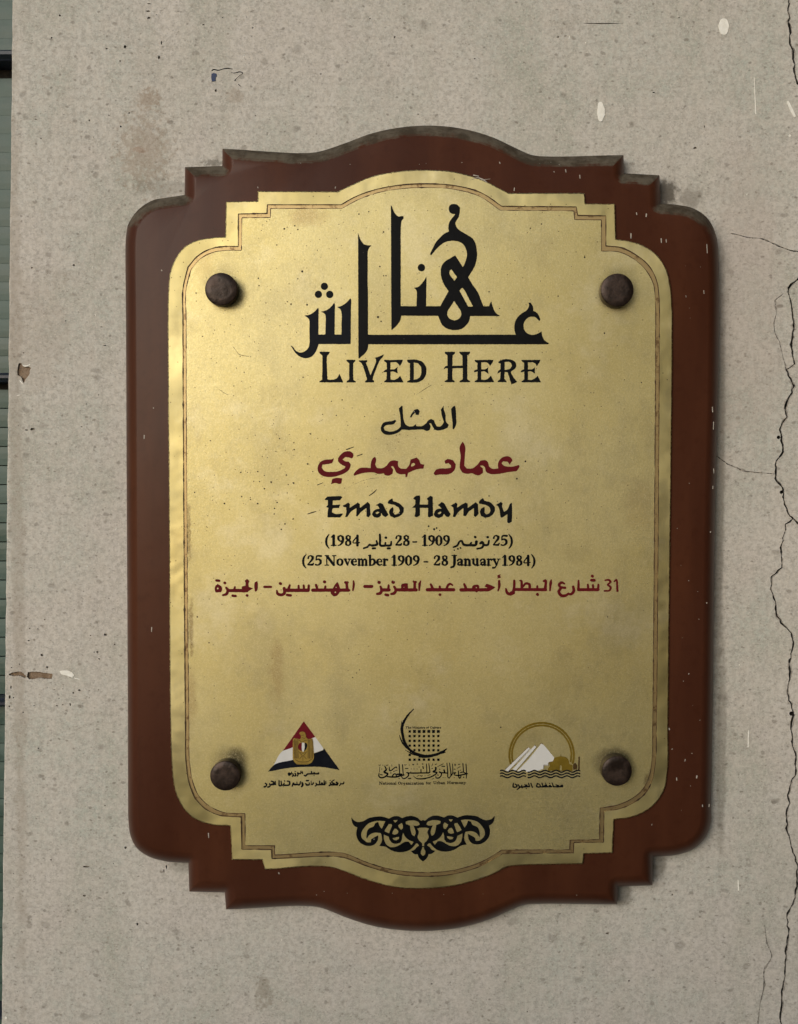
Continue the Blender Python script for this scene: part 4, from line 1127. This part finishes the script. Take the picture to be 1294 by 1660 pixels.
def addrB(F):
    s = 7.612
    P = lambda q: Z(500,930,s,q)
    for q in ([(55,203,38),(490,203,38)],[(95,140,26),(112,195,32)],[(210,158,22),(205,195,28)],[(198,100,34),(203,102,34)],
              [(455,108,26),(488,106,22)],[(472,112,28),(478,190,32)],[(485,206,34),(503,206,26)],[(558,90,14),(560,140,26),(550,206,16)],
              [(697,158,36),(783,158,36)],[(871,106,36),(876,108,36)],[(890,160,24),(906,205,34),(885,242,34),(848,250,24)],[(905,200,38),(995,200,38)],[(990,145,24),(987,195,30)],
              [(955,260,30),(984,264,30)],[(1044,103,38),(1050,106,38)],[(1060,160,24),(1080,205,34),(1058,242,34),(1022,250,24)],[(1080,200,36),(1294,200,38),(1330,200,38)],
              [(1170,150,50),(1198,145,50)],[(1180,180,70),(1188,185,70)]): F.line(P(q))
    F.poly(P([(298,188),(330,135),(357,103),(382,150),(384,230),(352,272),(320,277),(288,257),(272,212)]))
    F.dot(500+342/s,930+168/s,1.1,sub=True); F.dot(500+333/s,930+230/s,1.5,sub=True); F.dot(500+1180/s,930+168/s,0.9,sub=True)
    F.line(Z(660,930,s,[(0,200,38),(85,200,38)])); F.line(Z(660,930,s,[(80,98,20),(110,103,22)])); F.line(Z(660,930,s,[(95,105,26),(94,195,34)]))
    F.line(Z(660,930,s,[(0,128,18),(2,190,20)])); F.line(Z(660,930,s,[(168,92,14),(155,130,28),(150,204,16)]))
ink('address_line', (502,930,686,972), addrB, M_RED, rough=0.2, res=0.36, label='middle third of the dark red address line')
def addrC(F):
    s = 7.612
    P = lambda q: Z(660,930,s,q)
    for q in ([(252,198,40),(575,198,38)],[(294,132,24),(320,190,32)],[(405,158,24),(405,195,28)],[(405,258,30),(409,260,30)],[(488,190,28),(502,148,26),(530,126,26),(562,142,16)],
              [(667,200,40),(1000,198,38)],[(706,130,24),(732,190,32)],[(835,170,60),(862,165,60)],[(850,200,40),(860,212,34)],[(1136,92,26),(1138,150,30),(1124,212,14)],[(1152,14,10),(1122,28,14),(1150,42,14),(1120,52,10)],
              [(1220,188,20),(1236,236,32),(1275,252,36),(1315,235,36)]): F.line(P(q))
    F.poly(P([(958,155),(985,126),(1020,138),(1090,168),(1000,217),(950,217),(1005,180)]))
    F.dot(660+855/s,930+172/s,1.3,sub=True); F.dot(660+548/s,930+160/s,1.5,sub=True)
    s = 7.189
    K = lambda q: Z(830,925,s,q)
    for q in ([(28,118,24),(26,200,28),(14,250,34),(-10,262,34)],[(25,220,32),(392,222,34)],[(95,118,14),(112,125,26),(116,215,28)],[(128,190,18),(160,152,24),(203,160,26),(208,210,30)],
              [(295,182,20),(296,215,26)],[(296,276,30),(300,280,30)],[(372,122,22),(395,120,26),(390,215,32)],[(458,112,16),(452,150,30),(444,232,16)],
              [(612,152,18),(580,138,26),(550,165,28),(572,195,26),(622,200,24)],[(575,200,26),(547,245,30),(575,290,32),(620,292,32),(660,268,22)],[(715,188,26),(722,235,32),(695,272,28),(655,272,20)],
              [(778,118,18),(775,222,30)],[(775,222,32),(1005,222,34)],[(885,165,20),(890,220,24)],[(945,168,20),(950,220,24)],[(1008,165,22),(1005,220,28)],[(936,64,30),(940,66,30)],[(928,112,30),(960,113,30)],
              [(1088,114,15),(1125,108,18),(1149,130,22),(1115,165,16)],[(1115,168,16),(1151,195,22),(1135,232,20),(1078,236,15)],[(1194,126,13),(1222,112,18),(1230,236,22)]): F.line(K(q))
ink('address_line', (682,926,1008,972), addrC, M_RED, rough=0.2, res=0.36, label='right third of the dark red address line, with the number 31')

# --- emblem 1: striped triangle with an eagle shield
s = 9.243
em1 = tag(empty('triangle_emblem'), None); em1.parent = plaque
P = lambda q: Z(425,1160,s,q)
B1 = (428,1162,556,1254)
ink('red_band', B1, lambda F: F.poly(P([(625,86),(797,320),(735,345),(650,368),(560,410),(450,478),(313,527)])), M_FLAGRED, em1, rough=0.12)
ink('white_band', B1, lambda F: F.poly(P([(313,529),(450,480),(560,412),(650,370),(735,347),(797,322),(918,490),(915,515),(780,562),(640,602),(465,660),(172,744)])), M_WHITE, em1, t=0.00008, rough=0.12)
ink('black_band', B1, lambda F: F.poly(P([(172,746),(465,662),(640,604),(780,564),(918,517),(925,488),(1165,818),(1050,795),(950,778),(820,768),(700,768),(560,772),(450,780),(300,800),(200,822),(88,840)])), M_NAVY, em1, t=0.00009, rough=0.2)
eagle = ink('eagle_shield', B1, lambda F: F.poly(P([(555,268),(570,248),(590,242),(620,242),(645,262),(655,290),(657,325),(690,352),(755,348),(762,400),(778,640),(745,702),(690,732),(520,732),(480,692),(458,640),(460,420),(463,350),(490,338),(520,345),(560,358),(585,335),(578,295)]), corner=20), M_GOLD, em1, t=0.0004, rough=0.2)
def ink2(name, box, fn, mat, h, t=0.00006, parent=None, rough=0.1, res=0.3):
    F = Field(*box, res=res); fn(F); F.rough(rough, 1.2)
    return inlay(name, F, HP + h, t, mat, parent or em1)
ink2('red_stripe', B1, lambda F: F.poly(P([(592,405),(560,415),(543,450),(548,500),(575,528),(594,528)])), M_FLAGRED, 0.0004)
ink2('white_stripe', B1, lambda F: F.poly(P([(598,405),(634,408),(637,480),(625,540),(610,545),(598,520)])), M_WHITE, 0.0004)
ink2('black_stripe', B1, lambda F: F.poly(P([(640,405),(672,418),(678,450),(665,495),(630,540),(640,480)])), M_NAVY, 0.0004)
def feathers(F):
    for x0, x1 in ((482,482),(500,500),(520,520),(537,540),(692,690),(712,712),(732,734),(750,756)):
        F.line(P([(x0, 372, 9), (x1, 640, 10)]))
    for q in ([(470,400,5),(500,350,6),(560,372,6),(600,398,6),(650,372,6),(750,360,6)],[(560,560,6),(600,600,8),(560,650,6)],[(660,560,6),(625,600,8),(665,650,6)],
              [(500,660,8),(560,690,8),(680,690,8),(740,655,8)],[(520,712,5),(700,712,5)],[(590,300,6),(630,290,6)],[(600,330,6),(640,345,5)],[(545,540,5),(610,565,8),(680,540,5)],[(612,600,6),(612,680,6)]):
        F.line(P(q))
ink2('feather_lines', B1, feathers, M_UMBER, 0.0004, 0.00003)
s = 16.175
def minA(F):
    P = lambda q: Z(420,1240,s,q)
    for q in ([(790,215,34),(820,240,44),(790,275,30),(765,235,26),(790,215,34)],[(855,185,20),(850,240,22)],[(885,235,30),(905,275,30),(875,295,34)],[(945,170,22),(955,172,22)],[(945,220,30),(965,280,36),(930,290,30)],
              [(1015,215,44),(1030,230,44),(1010,290,30)],[(1050,225,30),(1090,225,30),(1100,165,24)],[(1140,175,18),(1150,230,16)]): F.line(P(q))
    for q in ([(135,575,40),(185,560,30),(200,510,36),(165,480,26)],[(235,580,42),(290,560,30),(280,495,34)],[(290,530,30),(350,510,50),(400,505,46),(380,450,40),(330,430,36)],[(425,430,26),(440,520,26)],
              [(525,415,26),(530,540,36),(590,530,34),(580,430,26)],[(590,530,34),(780,530,40),(800,440,34),(740,425,30)],[(670,420,30),(675,425,30)],[(660,480,30),(640,525,34)],
              [(870,560,28),(900,480,36),(930,520,40),(1000,510,44),(1060,520,36),(1090,440,26)],[(990,455,22),(1000,455,22)],[(1130,470,40),(1150,520,44),(1120,570,40)],[(1250,415,30),(1290,415,30)],[(1230,500,30),(1290,530,36)]): F.line(P(q))
    P = lambda q: Z(490,1240,s,q)
    for q in ([(-15,190,16),(10,230,14)],[(50,270,26),(90,290,34),(130,245,34),(180,235,32),(430,230,40)],[(245,175,28),(250,230,32)],[(310,200,30),(330,225,44)],[(425,215,44),(430,225,40)],[(310,280,18),(312,284,18)],
              [(0,470,36),(10,550,34)],[(110,412,30),(165,410,30)],[(90,490,30),(120,530,34),(180,520,34),(185,470,22)],[(235,420,14),(240,520,16)],[(270,515,26),(295,475,36)],[(340,555,24),(375,530,30),(365,480,30)],
              [(380,520,36),(590,515,40)],[(455,425,26),(460,515,30)],[(510,480,36),(530,480,36)],[(575,410,26),(585,515,34)],[(620,430,20),(622,490,20)],
              [(730,408,20),(735,410,20)],[(705,545,30),(750,510,36),(735,470,26)],[(750,520,36),(920,520,44)],[(840,395,22),(770,450,26),(850,500,40)],[(900,460,40),(935,490,40)],[(970,545,24),(1000,520,24),(1010,480,20)],[(1010,500,26),(1080,490,34),(1095,445,22)]): F.line(P(q))
ink('small_arabic_caption', (424,1246,562,1280), minA, M_BLACK, em1, rough=0.15, res=0.3)

# --- emblem 2: grid of squares in a brushed crescent
em2 = empty('crescent_emblem'); em2.parent = plaque
s = 8.0875
P = lambda q: Z(610,1145,s,q)
def grid(F):
    for cx in (440,502,565,627,690,752,815):
        for cy in (330,391,453,515,576,637,700):
            if cy == 637 and cx > 460: continue
            if cy == 576 and cx < 460: continue
            r = 15.5 + (4 if (cy < 340 and cx > 470) else 0)
            q = P([(cx-r,cy-r),(cx+r,cy-r),(cx+r,cy+r),(cx-r,cy+r)])
            F.poly(q, smooth=False)
ink('squares_grid', (655,1178,722,1240), grid, M_BLACK, em2, rough=0.3, res=0.32, sc=1.4)
def cres(F):
    for q in ([(492,36,10),(430,100,22),(375,180,32),(340,270,34),(345,370,36),(372,470,36),(430,560,34),(520,620,36),(640,655,42),(760,640,36),(860,600,32),(928,556,12)],
              [(335,195,6),(325,300,18),(330,340,20)],[(303,380,6),(345,480,22),(400,550,14)],[(383,573,5),(480,628,18),(600,660,10)],[(850,615,24),(905,602,16)],[(560,668,10),(640,672,14),(720,664,8)]):
        F.line(P(q))
ink('brushed_crescent', (640,1142,732,1236), cres, M_BLACK, em2, t=0.00014, rough=0.35, res=0.34, sc=1.4)
ink('small_caption', (654,1172,720,1184), lambda F: text(F, 'The Ministry of Culture', 657.5, 715.5, 1181, 3.3, 1.0), M_BLACK, em2, rough=0.06, res=0.22, t=0.00006)
def calig(F):
    s = 15.224
    A = lambda q: Z(605,1230,s,q); B = lambda q: Z(680,1230,s,q)
    for q in ([(148,360,24),(140,420,34),(180,465,34),(260,462,34),(330,420,40),(360,370,40),(300,345,50),(270,320,40),(310,290,40),(325,260,40),(285,180,24)],[(165,200,16),(160,330,14)],[(175,390,20),(230,400,24)],
              [(400,205,20),(405,285,30),(450,290,28),(520,230,28),(570,205,28),(590,230,22)],[(500,320,14),(600,280,14)],[(435,350,28),(440,352,28)],
              [(350,440,28),(440,450,40),(560,450,40),(680,420,40),(760,400,34)],[(480,420,30),(520,375,30),(560,380,30),(575,430,30)],[(640,140,28),(655,370,26)],[(600,385,40),(700,385,44)],[(725,145,24),(745,400,28)],
              [(700,440,24),(740,490,24),(800,480,30),(870,420,34),(870,360,34),(830,340,30)],[(860,350,30),(1000,355,36),(1290,350,32)],[(1185,265,20),(1185,340,24)],[(930,320,16),(935,350,20)],
              [(990,420,8),(1070,485,26),(1180,500,30),(1290,495,28)],[(795,240,22),(860,242,22)],[(1085,255,20),(1090,256,20)],[(1135,205,24),(1140,206,24)],[(1225,130,28),(1230,132,28)],[(1230,190,24),(1238,240,28)],[(1085,130,24),(1100,132,24)],
              [(140,155,18),(165,165,18),(190,150,14)],[(320,155,18),(345,165,18),(370,150,14)],[(770,150,16),(795,160,18),(820,140,14)],[(970,135,16),(990,155,20),(1010,130,14)],[(460,145,8),(465,185,14)],[(890,130,8),(890,175,12)],[(940,225,8),(945,260,10)],[(1010,225,10),(1010,265,14)],
              [(1080,435,14),(1140,410,14)],[(1170,415,18),(1195,430,20),(1215,415,14)],[(640,485,22),(648,495,22)],[(875,490,26),(930,485,26)],[(215,240,12),(215,280,12)],[(235,150,14),(250,180,14)]): F.line(A(q))
    for q in ([(0,350,32),(220,350,34),(260,330,28)],[(35,270,20),(40,340,24)],[(175,130,24),(185,340,24)],[(235,120,24),(260,330,26)],[(75,130,26),(80,132,26)],[(85,190,24),(98,240,30)],
              [(0,495,26),(120,490,30),(280,450,30),(390,390,30),(430,340,36),(340,320,36),(400,280,40),(405,225,50)],[(315,238,28),(320,238,28)],[(385,130,16),(405,145,18),(425,125,14)],[(300,185,12),(325,150,14),(330,120,14)],
              [(450,195,14),(590,125,16)],[(555,185,22),(625,188,26)],[(500,258,26),(505,260,26)],[(500,330,40),(540,350,34),(540,410,30),(480,475,30),(410,470,26),(410,420,16)],[(560,345,30),(680,355,32)],[(610,280,40),(625,340,40)],
              [(680,110,22),(700,350,28),(700,440,26),(735,480,24)],[(745,110,22),(780,360,28),(770,430,26),(735,480,24)],[(820,130,20),(825,330,24),(790,420,24)],[(840,350,24),(900,345,26),(850,380,24)],[(870,400,28),(960,415,34),(1060,395,34),(1190,370,28)],
              [(965,300,26),(970,440,30),(1000,480,30),(1030,430,24)],[(1010,345,24),(1080,330,26),(1140,360,30)],[(1075,120,26),(1090,330,26)],[(1150,130,24),(1165,360,28),(1160,480,20)],[(930,240,14),(1010,195,14)],[(870,255,26),(880,262,26)],[(960,135,18),(980,145,20),(1005,130,14)],
              [(870,130,16),(880,180,14),(895,130,12)],[(1090,458,30),(1096,460,30)],[(585,465,18),(588,468,18)],[(635,468,18),(638,470,18)],[(860,468,22),(862,470,22)],[(310,505,12),(360,488,14)],[(205,415,12),(270,390,14)],[(30,420,16),(60,430,20),(80,415,12)],[(140,410,12),(142,425,14)],[(455,400,26),(465,408,26)],[(1000,290,14),(1030,275,14)]): F.line(B(q))
ink('arabic_calligraphy_band', (610,1234,764,1268), calig, M_BLACK, em2, rough=0.1, res=0.27)
def orgt(F):
    text(F, 'National Organization', 614.5, 687.5, 1271.9, 4.6, 0.95)
    text(F, 'for', 690.5, 699, 1271.5, 4.6, 0.95)
    text(F, 'Urban', 702.5, 722, 1271.2, 4.6, 0.95)
    text(F, 'Harmony', 725, 755.5, 1270.9, 4.6, 0.95)
ink('small_caption', (610,1264,760,1277), orgt, M_BLACK, em2, rough=0.05, res=0.2, t=0.00006)

# --- emblem 3: ring, pyramids, domed buildings and waves
em3 = empty('pyramid_emblem'); em3.parent = plaque
s = 8.627
P = lambda q: Z(800,1160,s,q)
B3 = (806,1164,948,1266)
def arc(r, w, a0, a1, n=60):
    return P([(675 + r*1.0*math.cos(math.radians(a)), 553 - r*math.sin(math.radians(a)), w) for a in np.linspace(a0, a1, n)])
ink('gold_ring', B3, lambda F: F.line(arc(450, 30, 195, -14)), M_OCHRE, em3, rough=0.2)
ink('gold_ring', B3, lambda F: F.line(arc(415, 26, 192, -12)), M_OCHRE, em3, rough=0.2)
for q in ([(160,762),(490,446),(514,462),(520,470),(212,782)],[(248,775),(578,417),(604,440),(312,778)],[(332,780),(505,595),(670,392),(702,412),(852,590),(830,640),(765,658),(765,700),(700,700),(700,745),(620,770),(560,778),(520,785),(460,785),(430,772)]):
    ink('white_pyramid', B3, lambda F: F.poly(P(q)), M_WHITE, em3, t=0.00008, rough=0.15)
def edges(F):
    F.line(P([(515,460,5),(215,775,6)])); F.line(P([(606,438,5),(315,775,6)])); F.line(P([(160,760,3),(488,442,4)])); F.line(P([(570,410,4),(600,432,5)])); F.line(P([(650,398,4),(676,385,6),(700,405,4)]))
    F.line(P([(704,692,7),(704,748,6)])); F.line(P([(704,692,7),(758,692,7)])); F.line(P([(775,655,6),(835,640,5)])); F.line(P([(775,655,6),(775,700,5)]))
ink('outline_strokes', B3, edges, M_UMBER, em3, t=0.00012, rough=0.05, res=0.25)
ink('domed_building', B3, lambda F: (F.poly(P([(762,778),(762,748),(790,705),(778,658),(832,642),(852,592),(900,576),(938,570),(944,530),(952,570),(1010,582),(1050,618),(1062,680),(1108,690),(1108,778),(1040,772),(950,775),(860,770)])), F.poly(P([(930,700),(942,695),(955,705),(957,768),(930,768)]), sub=True)), M_OCHRE, em3, t=0.00014, rough=0.2, res=0.3)
ink('tower', B3, lambda F: (F.poly(P([(1115,685),(1145,660),(1170,690),(1170,756),(1115,758)])), F.line(P([(1200,585,22),(1196,750,22)]))), M_UMBER, em3, rough=0.2, res=0.3)
def waves(F):
    for y0 in (779, 817, 856):
        for a, b in ((100, 456), (486, 620), (632, 1216)):
            F.line(P([(x, y0 + 13*math.cos(2*math.pi*(x-195)/151.5), 19) for x in np.arange(a, b, 12)]), step=3)
ink('water_waves', B3, waves, M_NAVY, em3, t=0.00016, rough=0.25)
def giza(F):
    s = 14.378
    A = lambda q: Z(825,1262,s,q)
    for q in ([(110,115,22),(100,195,30),(170,200,30),(195,170,26),(150,130,24)],[(215,140,22),(250,205,30),(190,262,16)],[(250,200,34),(460,190,30)],[(300,160,20),(310,215,30)],[(370,145,20),(420,160,30),(370,185,24)],[(408,235,24),(410,236,24)],[(460,110,20),(485,190,26)],[(515,110,22),(548,205,28)],
              [(665,115,24),(650,190,30),(720,195,28),(730,160,24),(690,125,20)],[(740,195,28),(1000,190,28)],[(770,105,20),(800,190,26)],[(830,175,30),(870,150,30),(890,185,24)],[(850,110,18),(855,112,18)],[(945,170,30),(965,165,34)],[(950,115,18),(955,117,18)],
              [(1010,105,20),(1040,195,26)],[(1040,195,28),(1240,190,30)],[(1100,150,20),(1160,170,26)],[(1210,170,26),(1250,160,30),(1250,190,30)]): F.line(A(q))
ink('small_arabic_caption', (828,1264,916,1283), giza, M_BLACK, em3, rough=0.1, res=0.27)

# --- arabesque ornament at the foot
s = 9.243
OUT = [(90,140),(130,185),(190,208),(270,195),(350,150),(450,130),(560,130),(650,158),(720,125),(785,120),(850,150),(930,122),(1010,120),(1080,145),(1130,185),(1166,196),(1176,196),(1176,797),(1166,797),(1120,765),(1090,720),(1083,692),(1040,690),(1005,668),(985,645),(1035,628),(1065,590),(1105,562),(1085,535),(1060,530),(1020,580),(960,630),(860,660),(760,655),(670,625),(600,580),(508,567),(545,500),(540,400),(530,375),(440,368),(370,395),(318,462),(316,400),(345,315),(430,265),(445,228),(492,206),(510,265),(545,310),(575,250),(598,198),(500,190),(430,200),(350,230),(280,300),(242,370),(245,440),(290,490),(330,514),(382,512),(385,470),(430,440),(492,408),(492,450),(470,510),(420,555),(350,568),(260,545),(200,495),(165,410),(165,350),(178,290),(130,265),(100,210)]
HOL = [[(650,238),(690,240),(700,260),(655,377),(590,350),(592,335)],[(718,183),(782,178),(770,202),(745,217)],[(788,258),(845,223),(862,260),(857,310),(835,327),(800,287)],
 [(735,308),(765,312),(797,350),(785,382),(740,397),(703,387),(712,350)],[(708,450),(750,440),(807,430),(802,460),(765,484),(725,477)],
 [(576,398),(650,430),(665,480),(700,520),(760,535),(820,520),(845,480),(850,420),(865,370),(890,420),(940,470),(1022,508),(990,555),(970,530),(950,503),(900,503),(830,540),(760,577),(680,584),(620,552),(583,480)],
 [(903,203),(960,188),(1040,188),(1100,213),(1117,245),(1080,264),(1018,262),(1035,300),(1052,370),(1035,422),(1003,402),(983,350),(968,262),(908,237)],
 [(1078,308),(1120,296),(1180,294),(1180,572),(1166,572),(1150,530),(1110,490),(1083,440),(1100,360)],[(1180,588),(1164,588),(1130,660),(1135,692),(1165,714),(1180,714)]]
def orn(F):
    L = lambda q: [(x, y) for x, y in Z(560,1310,s,q)]
    ax = 560 + 1165/s
    R = lambda q: [(2*ax - x, y - (ax - x)*0.029) for x, y in L(q)]
    F.poly(L(OUT)); F.poly(R(OUT))
    F.line([(ax-1, 1331, 3), (ax+1, 1331, 3)])
    for h in HOL: F.poly(L(h), sub=True); F.poly(R(h), sub=True)
ink('arabesque_ornament', (564,1316,806,1402), orn, M_BLACK, rough=0.2, res=0.36)

# --- dark corrosion specks, scratches and drips on the brass
def specks(F):
    q = 4.04375
    Q = [(115,-60,3),(165,625,2.4),(365,832,3.4),(410,832,2.2),(428,835,2.2),(478,826,3.4),(520,852,2.6),(566,896,5),(520,940,3.6),(476,1036,4.4),(450,890,2.6),(488,893,2.6),(677,912,3.2),(712,902,4.6),(716,682,3.4),(712,638,2.8),(620,610,3.4),(823,580,3.2),(805,777,4.4),(670,967,3),(258,1036,4.6),(372,990,3.4),(430,1010,3),(587,1068,4),(604,1030,3.4),(585,1105,3.2),(655,1170,4.4),(632,1205,4),(710,1137,3.6),(64,963,3.2),(775,208,3.6),(960,366,3),(1030,357,3.4),(992,458,3.2),(1178,466,3),(902,452,2.6),(320,266,2.6),(388,176,2.8),(630,778,2.6),(596,695,2.4),(506,729,2.4),(540,735,2.2),(665,850,3.6),(755,1012,2.6),(808,1036,2.2),(838,826,3),(1142,1140,3.2)]
    for x, y, r in Q:
        X, Y = 300 + x/q, 560 + y/q
        F.line([(X, Y, r/q*2.7), (X + rnd.uniform(-1, 1), Y + rnd.uniform(-.6, .6), r/q*1.8)])
    for pts in ([(805,1105,4),(835,1095,6),(860,1088,4)],[(868,915,4),(905,900,3)],[(1060,682,6),(1105,666,4)],[(1128,725,4),(1162,713,5)],[(1208,985,4),(1240,962,6),(1256,945,3)]):
        F.line([(300 + x/q, 560 + y/q, w/q*1.35) for x, y, w in pts])
    for x, y, r in ((461,371,1.6),(478,366,1.2),(483,372,1.2),(449,397,1.2),(490,440,1.8),(498,494,1.6),(472,493,1.4),(466,489,1.1),(419,451,1.3),(420,463,1.2),(483,452,1.1),(613,514,2),(618,521,1.4),(622,447,1.2),(598,330,1.4),(582,347,1.3),(598,343,1.2),(622,376,1.5),(616,432,1.4),(626,447,1.2),(793,473,1.2),(812,1179,1.2),
                    (695,853,1.6),(704,858,2),(708,856,1.6),(713,860,1.1),(838,840,1),(793,804,1.2),(852,748,1.6),(838,776,1.6),(905,480,1.2),(860,370,1.2),(878,363,1.2),(948,417,1.5),(985,1000,1),(572,1098,.9),(578,1091,.9),(583,1086,.9),(582,1061,.9),(320,1000,1.4),(339,1042,1.2),(318,475,1.2),(980,540,1.4),(810,500,1),(1040,620,1)):
        F.dot(x, y, r*0.95)
    for k in range(70):
        x, y = 320 + 320*rnd.random()**1.6, rnd.uniform(350, 900)
        F.dot(x, y, rnd.uniform(0.35, 0.8))
    for k in range(60):
        F.dot(rnd.uniform(320, 1045), rnd.uniform(420, 1300), rnd.uniform(0.3, 0.65))
    # fine scratches
    for pts in ([(378,562,.7),(384,570,.5),(389,575,.8),(404,578,.5)],[(423,740,.2),(456,721,.35),(482,703,.2)],[(505,690,.2),(524,680,.5)],[(560,792,.25),(600,776,.5),(655,775,.3)],[(675,640,.4),(690,630,.8),(700,624,.5)],
                [(350,627,.4),(362,636,.6),(370,640,.4)]):
        F.line(pts)
F = Field(300, 330, 1062, 1410, 0.4); specks(F); F.rough(0.12, 1.1)
inlay('corrosion_specks', F, HP, 0.00004, M_CORR, brass)['kind'] = 'stuff'

F = Field(755, 278, 800, 300, 0.35)
F.line([(765,291,0.6),(774,288,1.4),(783,291,2.2),(790,296,0.7)]); F.line([(768,284,2.0),(776,285.5,1.2)]); F.line([(779,292,1.0),(795,290,0.5)])
inlay('scuff_mark', F, HP, 0.0001, M_DUST, brass)

# --- four round bronze caps
capmesh = None
for px, py, r in ((358.5,468.5,26.2),(1001,470,26.6),(365,1258,24.6),(1000.5,1250,24.8)):
    H1 = HP + 0.0062
    c = at(px, py, H1)
    if capmesh is None:
        bm = bmesh.new()
        R = r*S*(1 - H1/DIST)
        prof2 = [(R*0.985, 0.0), (R, 0.0008), (R, H1-HP-0.0006), (R*0.985, H1-HP-0.0002), (R*0.955, H1-HP), (R*0.6, H1-HP+0.00008), (0.0, H1-HP+0.00015)]
        n = 56
        rows = []
        rn = random.Random(3)
        wob = [1 + 0.006*math.sin(3*t*2*math.pi/n + 1) + 0.004*rn.random() for t in range(n)]
        for rr, hh in prof2[:-1]:
            rows.append([bm.verts.new((rr*wob[t]*math.cos(2*math.pi*t/n), -hh, rr*wob[t]*math.sin(2*math.pi*t/n))) for t in range(n)])
        for A, B in zip(rows[:-1], rows[1:]):
            for t in range(n):
                bm.faces.new((A[t], A[(t+1) % n], B[(t+1) % n], B[t]))
        cv = bm.verts.new((0, -prof2[-1][1], 0))
        for t in range(n): bm.faces.new((rows[-1][t], rows[-1][(t+1) % n], cv))
        bmesh.ops.recalc_face_normals(bm, faces=bm.faces)
        capmesh = bpy.data.meshes.new('screw_cap'); bm.to_mesh(capmesh); bm.free()
        capmesh.polygons.foreach_set('use_smooth', [True]*len(capmesh.polygons))
        capmesh.materials.append(M_STUD); r0 = r
    o = bpy.data.objects.new('screw_cap', capmesh); COL.objects.link(o); o.parent = plaque
    o.location = (c.x, -HP, c.z); o.scale = (r/r0, 1, r/r0)
    o.rotation_euler = (0, rnd.random()*6, 0)

# --- pale lint and drips caught on the board
def lint(F):
    for x, y, h, w in ((810,263,2,1.6),(917,275,4,1.6),(940,284,5,1.4),(898,278,1,1.2),(1023,379,7,2),(1032,345,3,1.6),(1048,347,4,2),(1072,387,6,1.8),(1080,388,5,1.2),(1146,396,14,1.2),(1141,471,5,1.2),(1112,479,3,.8),(834,305,4,1.6),(262,438,1,2),(249,661,1,1.8),(234,706,5,1.8),(246,1017,7,1.5),(338,1351,7,1.6),(452,1415,1.5,2),
                       (1085,1181,2,2),(1097,1261,4,1.6),(1130,1258,3,2.2),(1111,1231,3,1.2),(1139,1305,3,1.2),(1150,1304,4,1.4),(1057,1336,2,1),(1090,1214,1,1.4),(1117,1092,1,1.4),(418,303,2,1.2),(544,303,2,1.6),(1155,660,8,1.4),(1157,684,12,1.2),(1157,760,7,1.2),(1156,788,4,1.2),(1152,862,1,1.6),(1146,977,1,1.4)):
        F.line([(x, y, w), (x + rnd.uniform(-.8,.8), y + h, w*0.8)])
    for k in range(38):
        x, y = (rnd.uniform(1098, 1138), rnd.uniform(420, 1340)) if k % 2 else (rnd.uniform(480, 1080), rnd.choice((rnd.uniform(262, 268), rnd.uniform(1445, 1452))))
        F.dot(x, y, rnd.uniform(0.3, 0.7))
F = Field(200, 200, 1170, 1510, 0.5); lint(F)
inlay('dust_specks', F, H_BOARD, 0.0001, M_DUST, plaque)['kind'] = 'stuff'
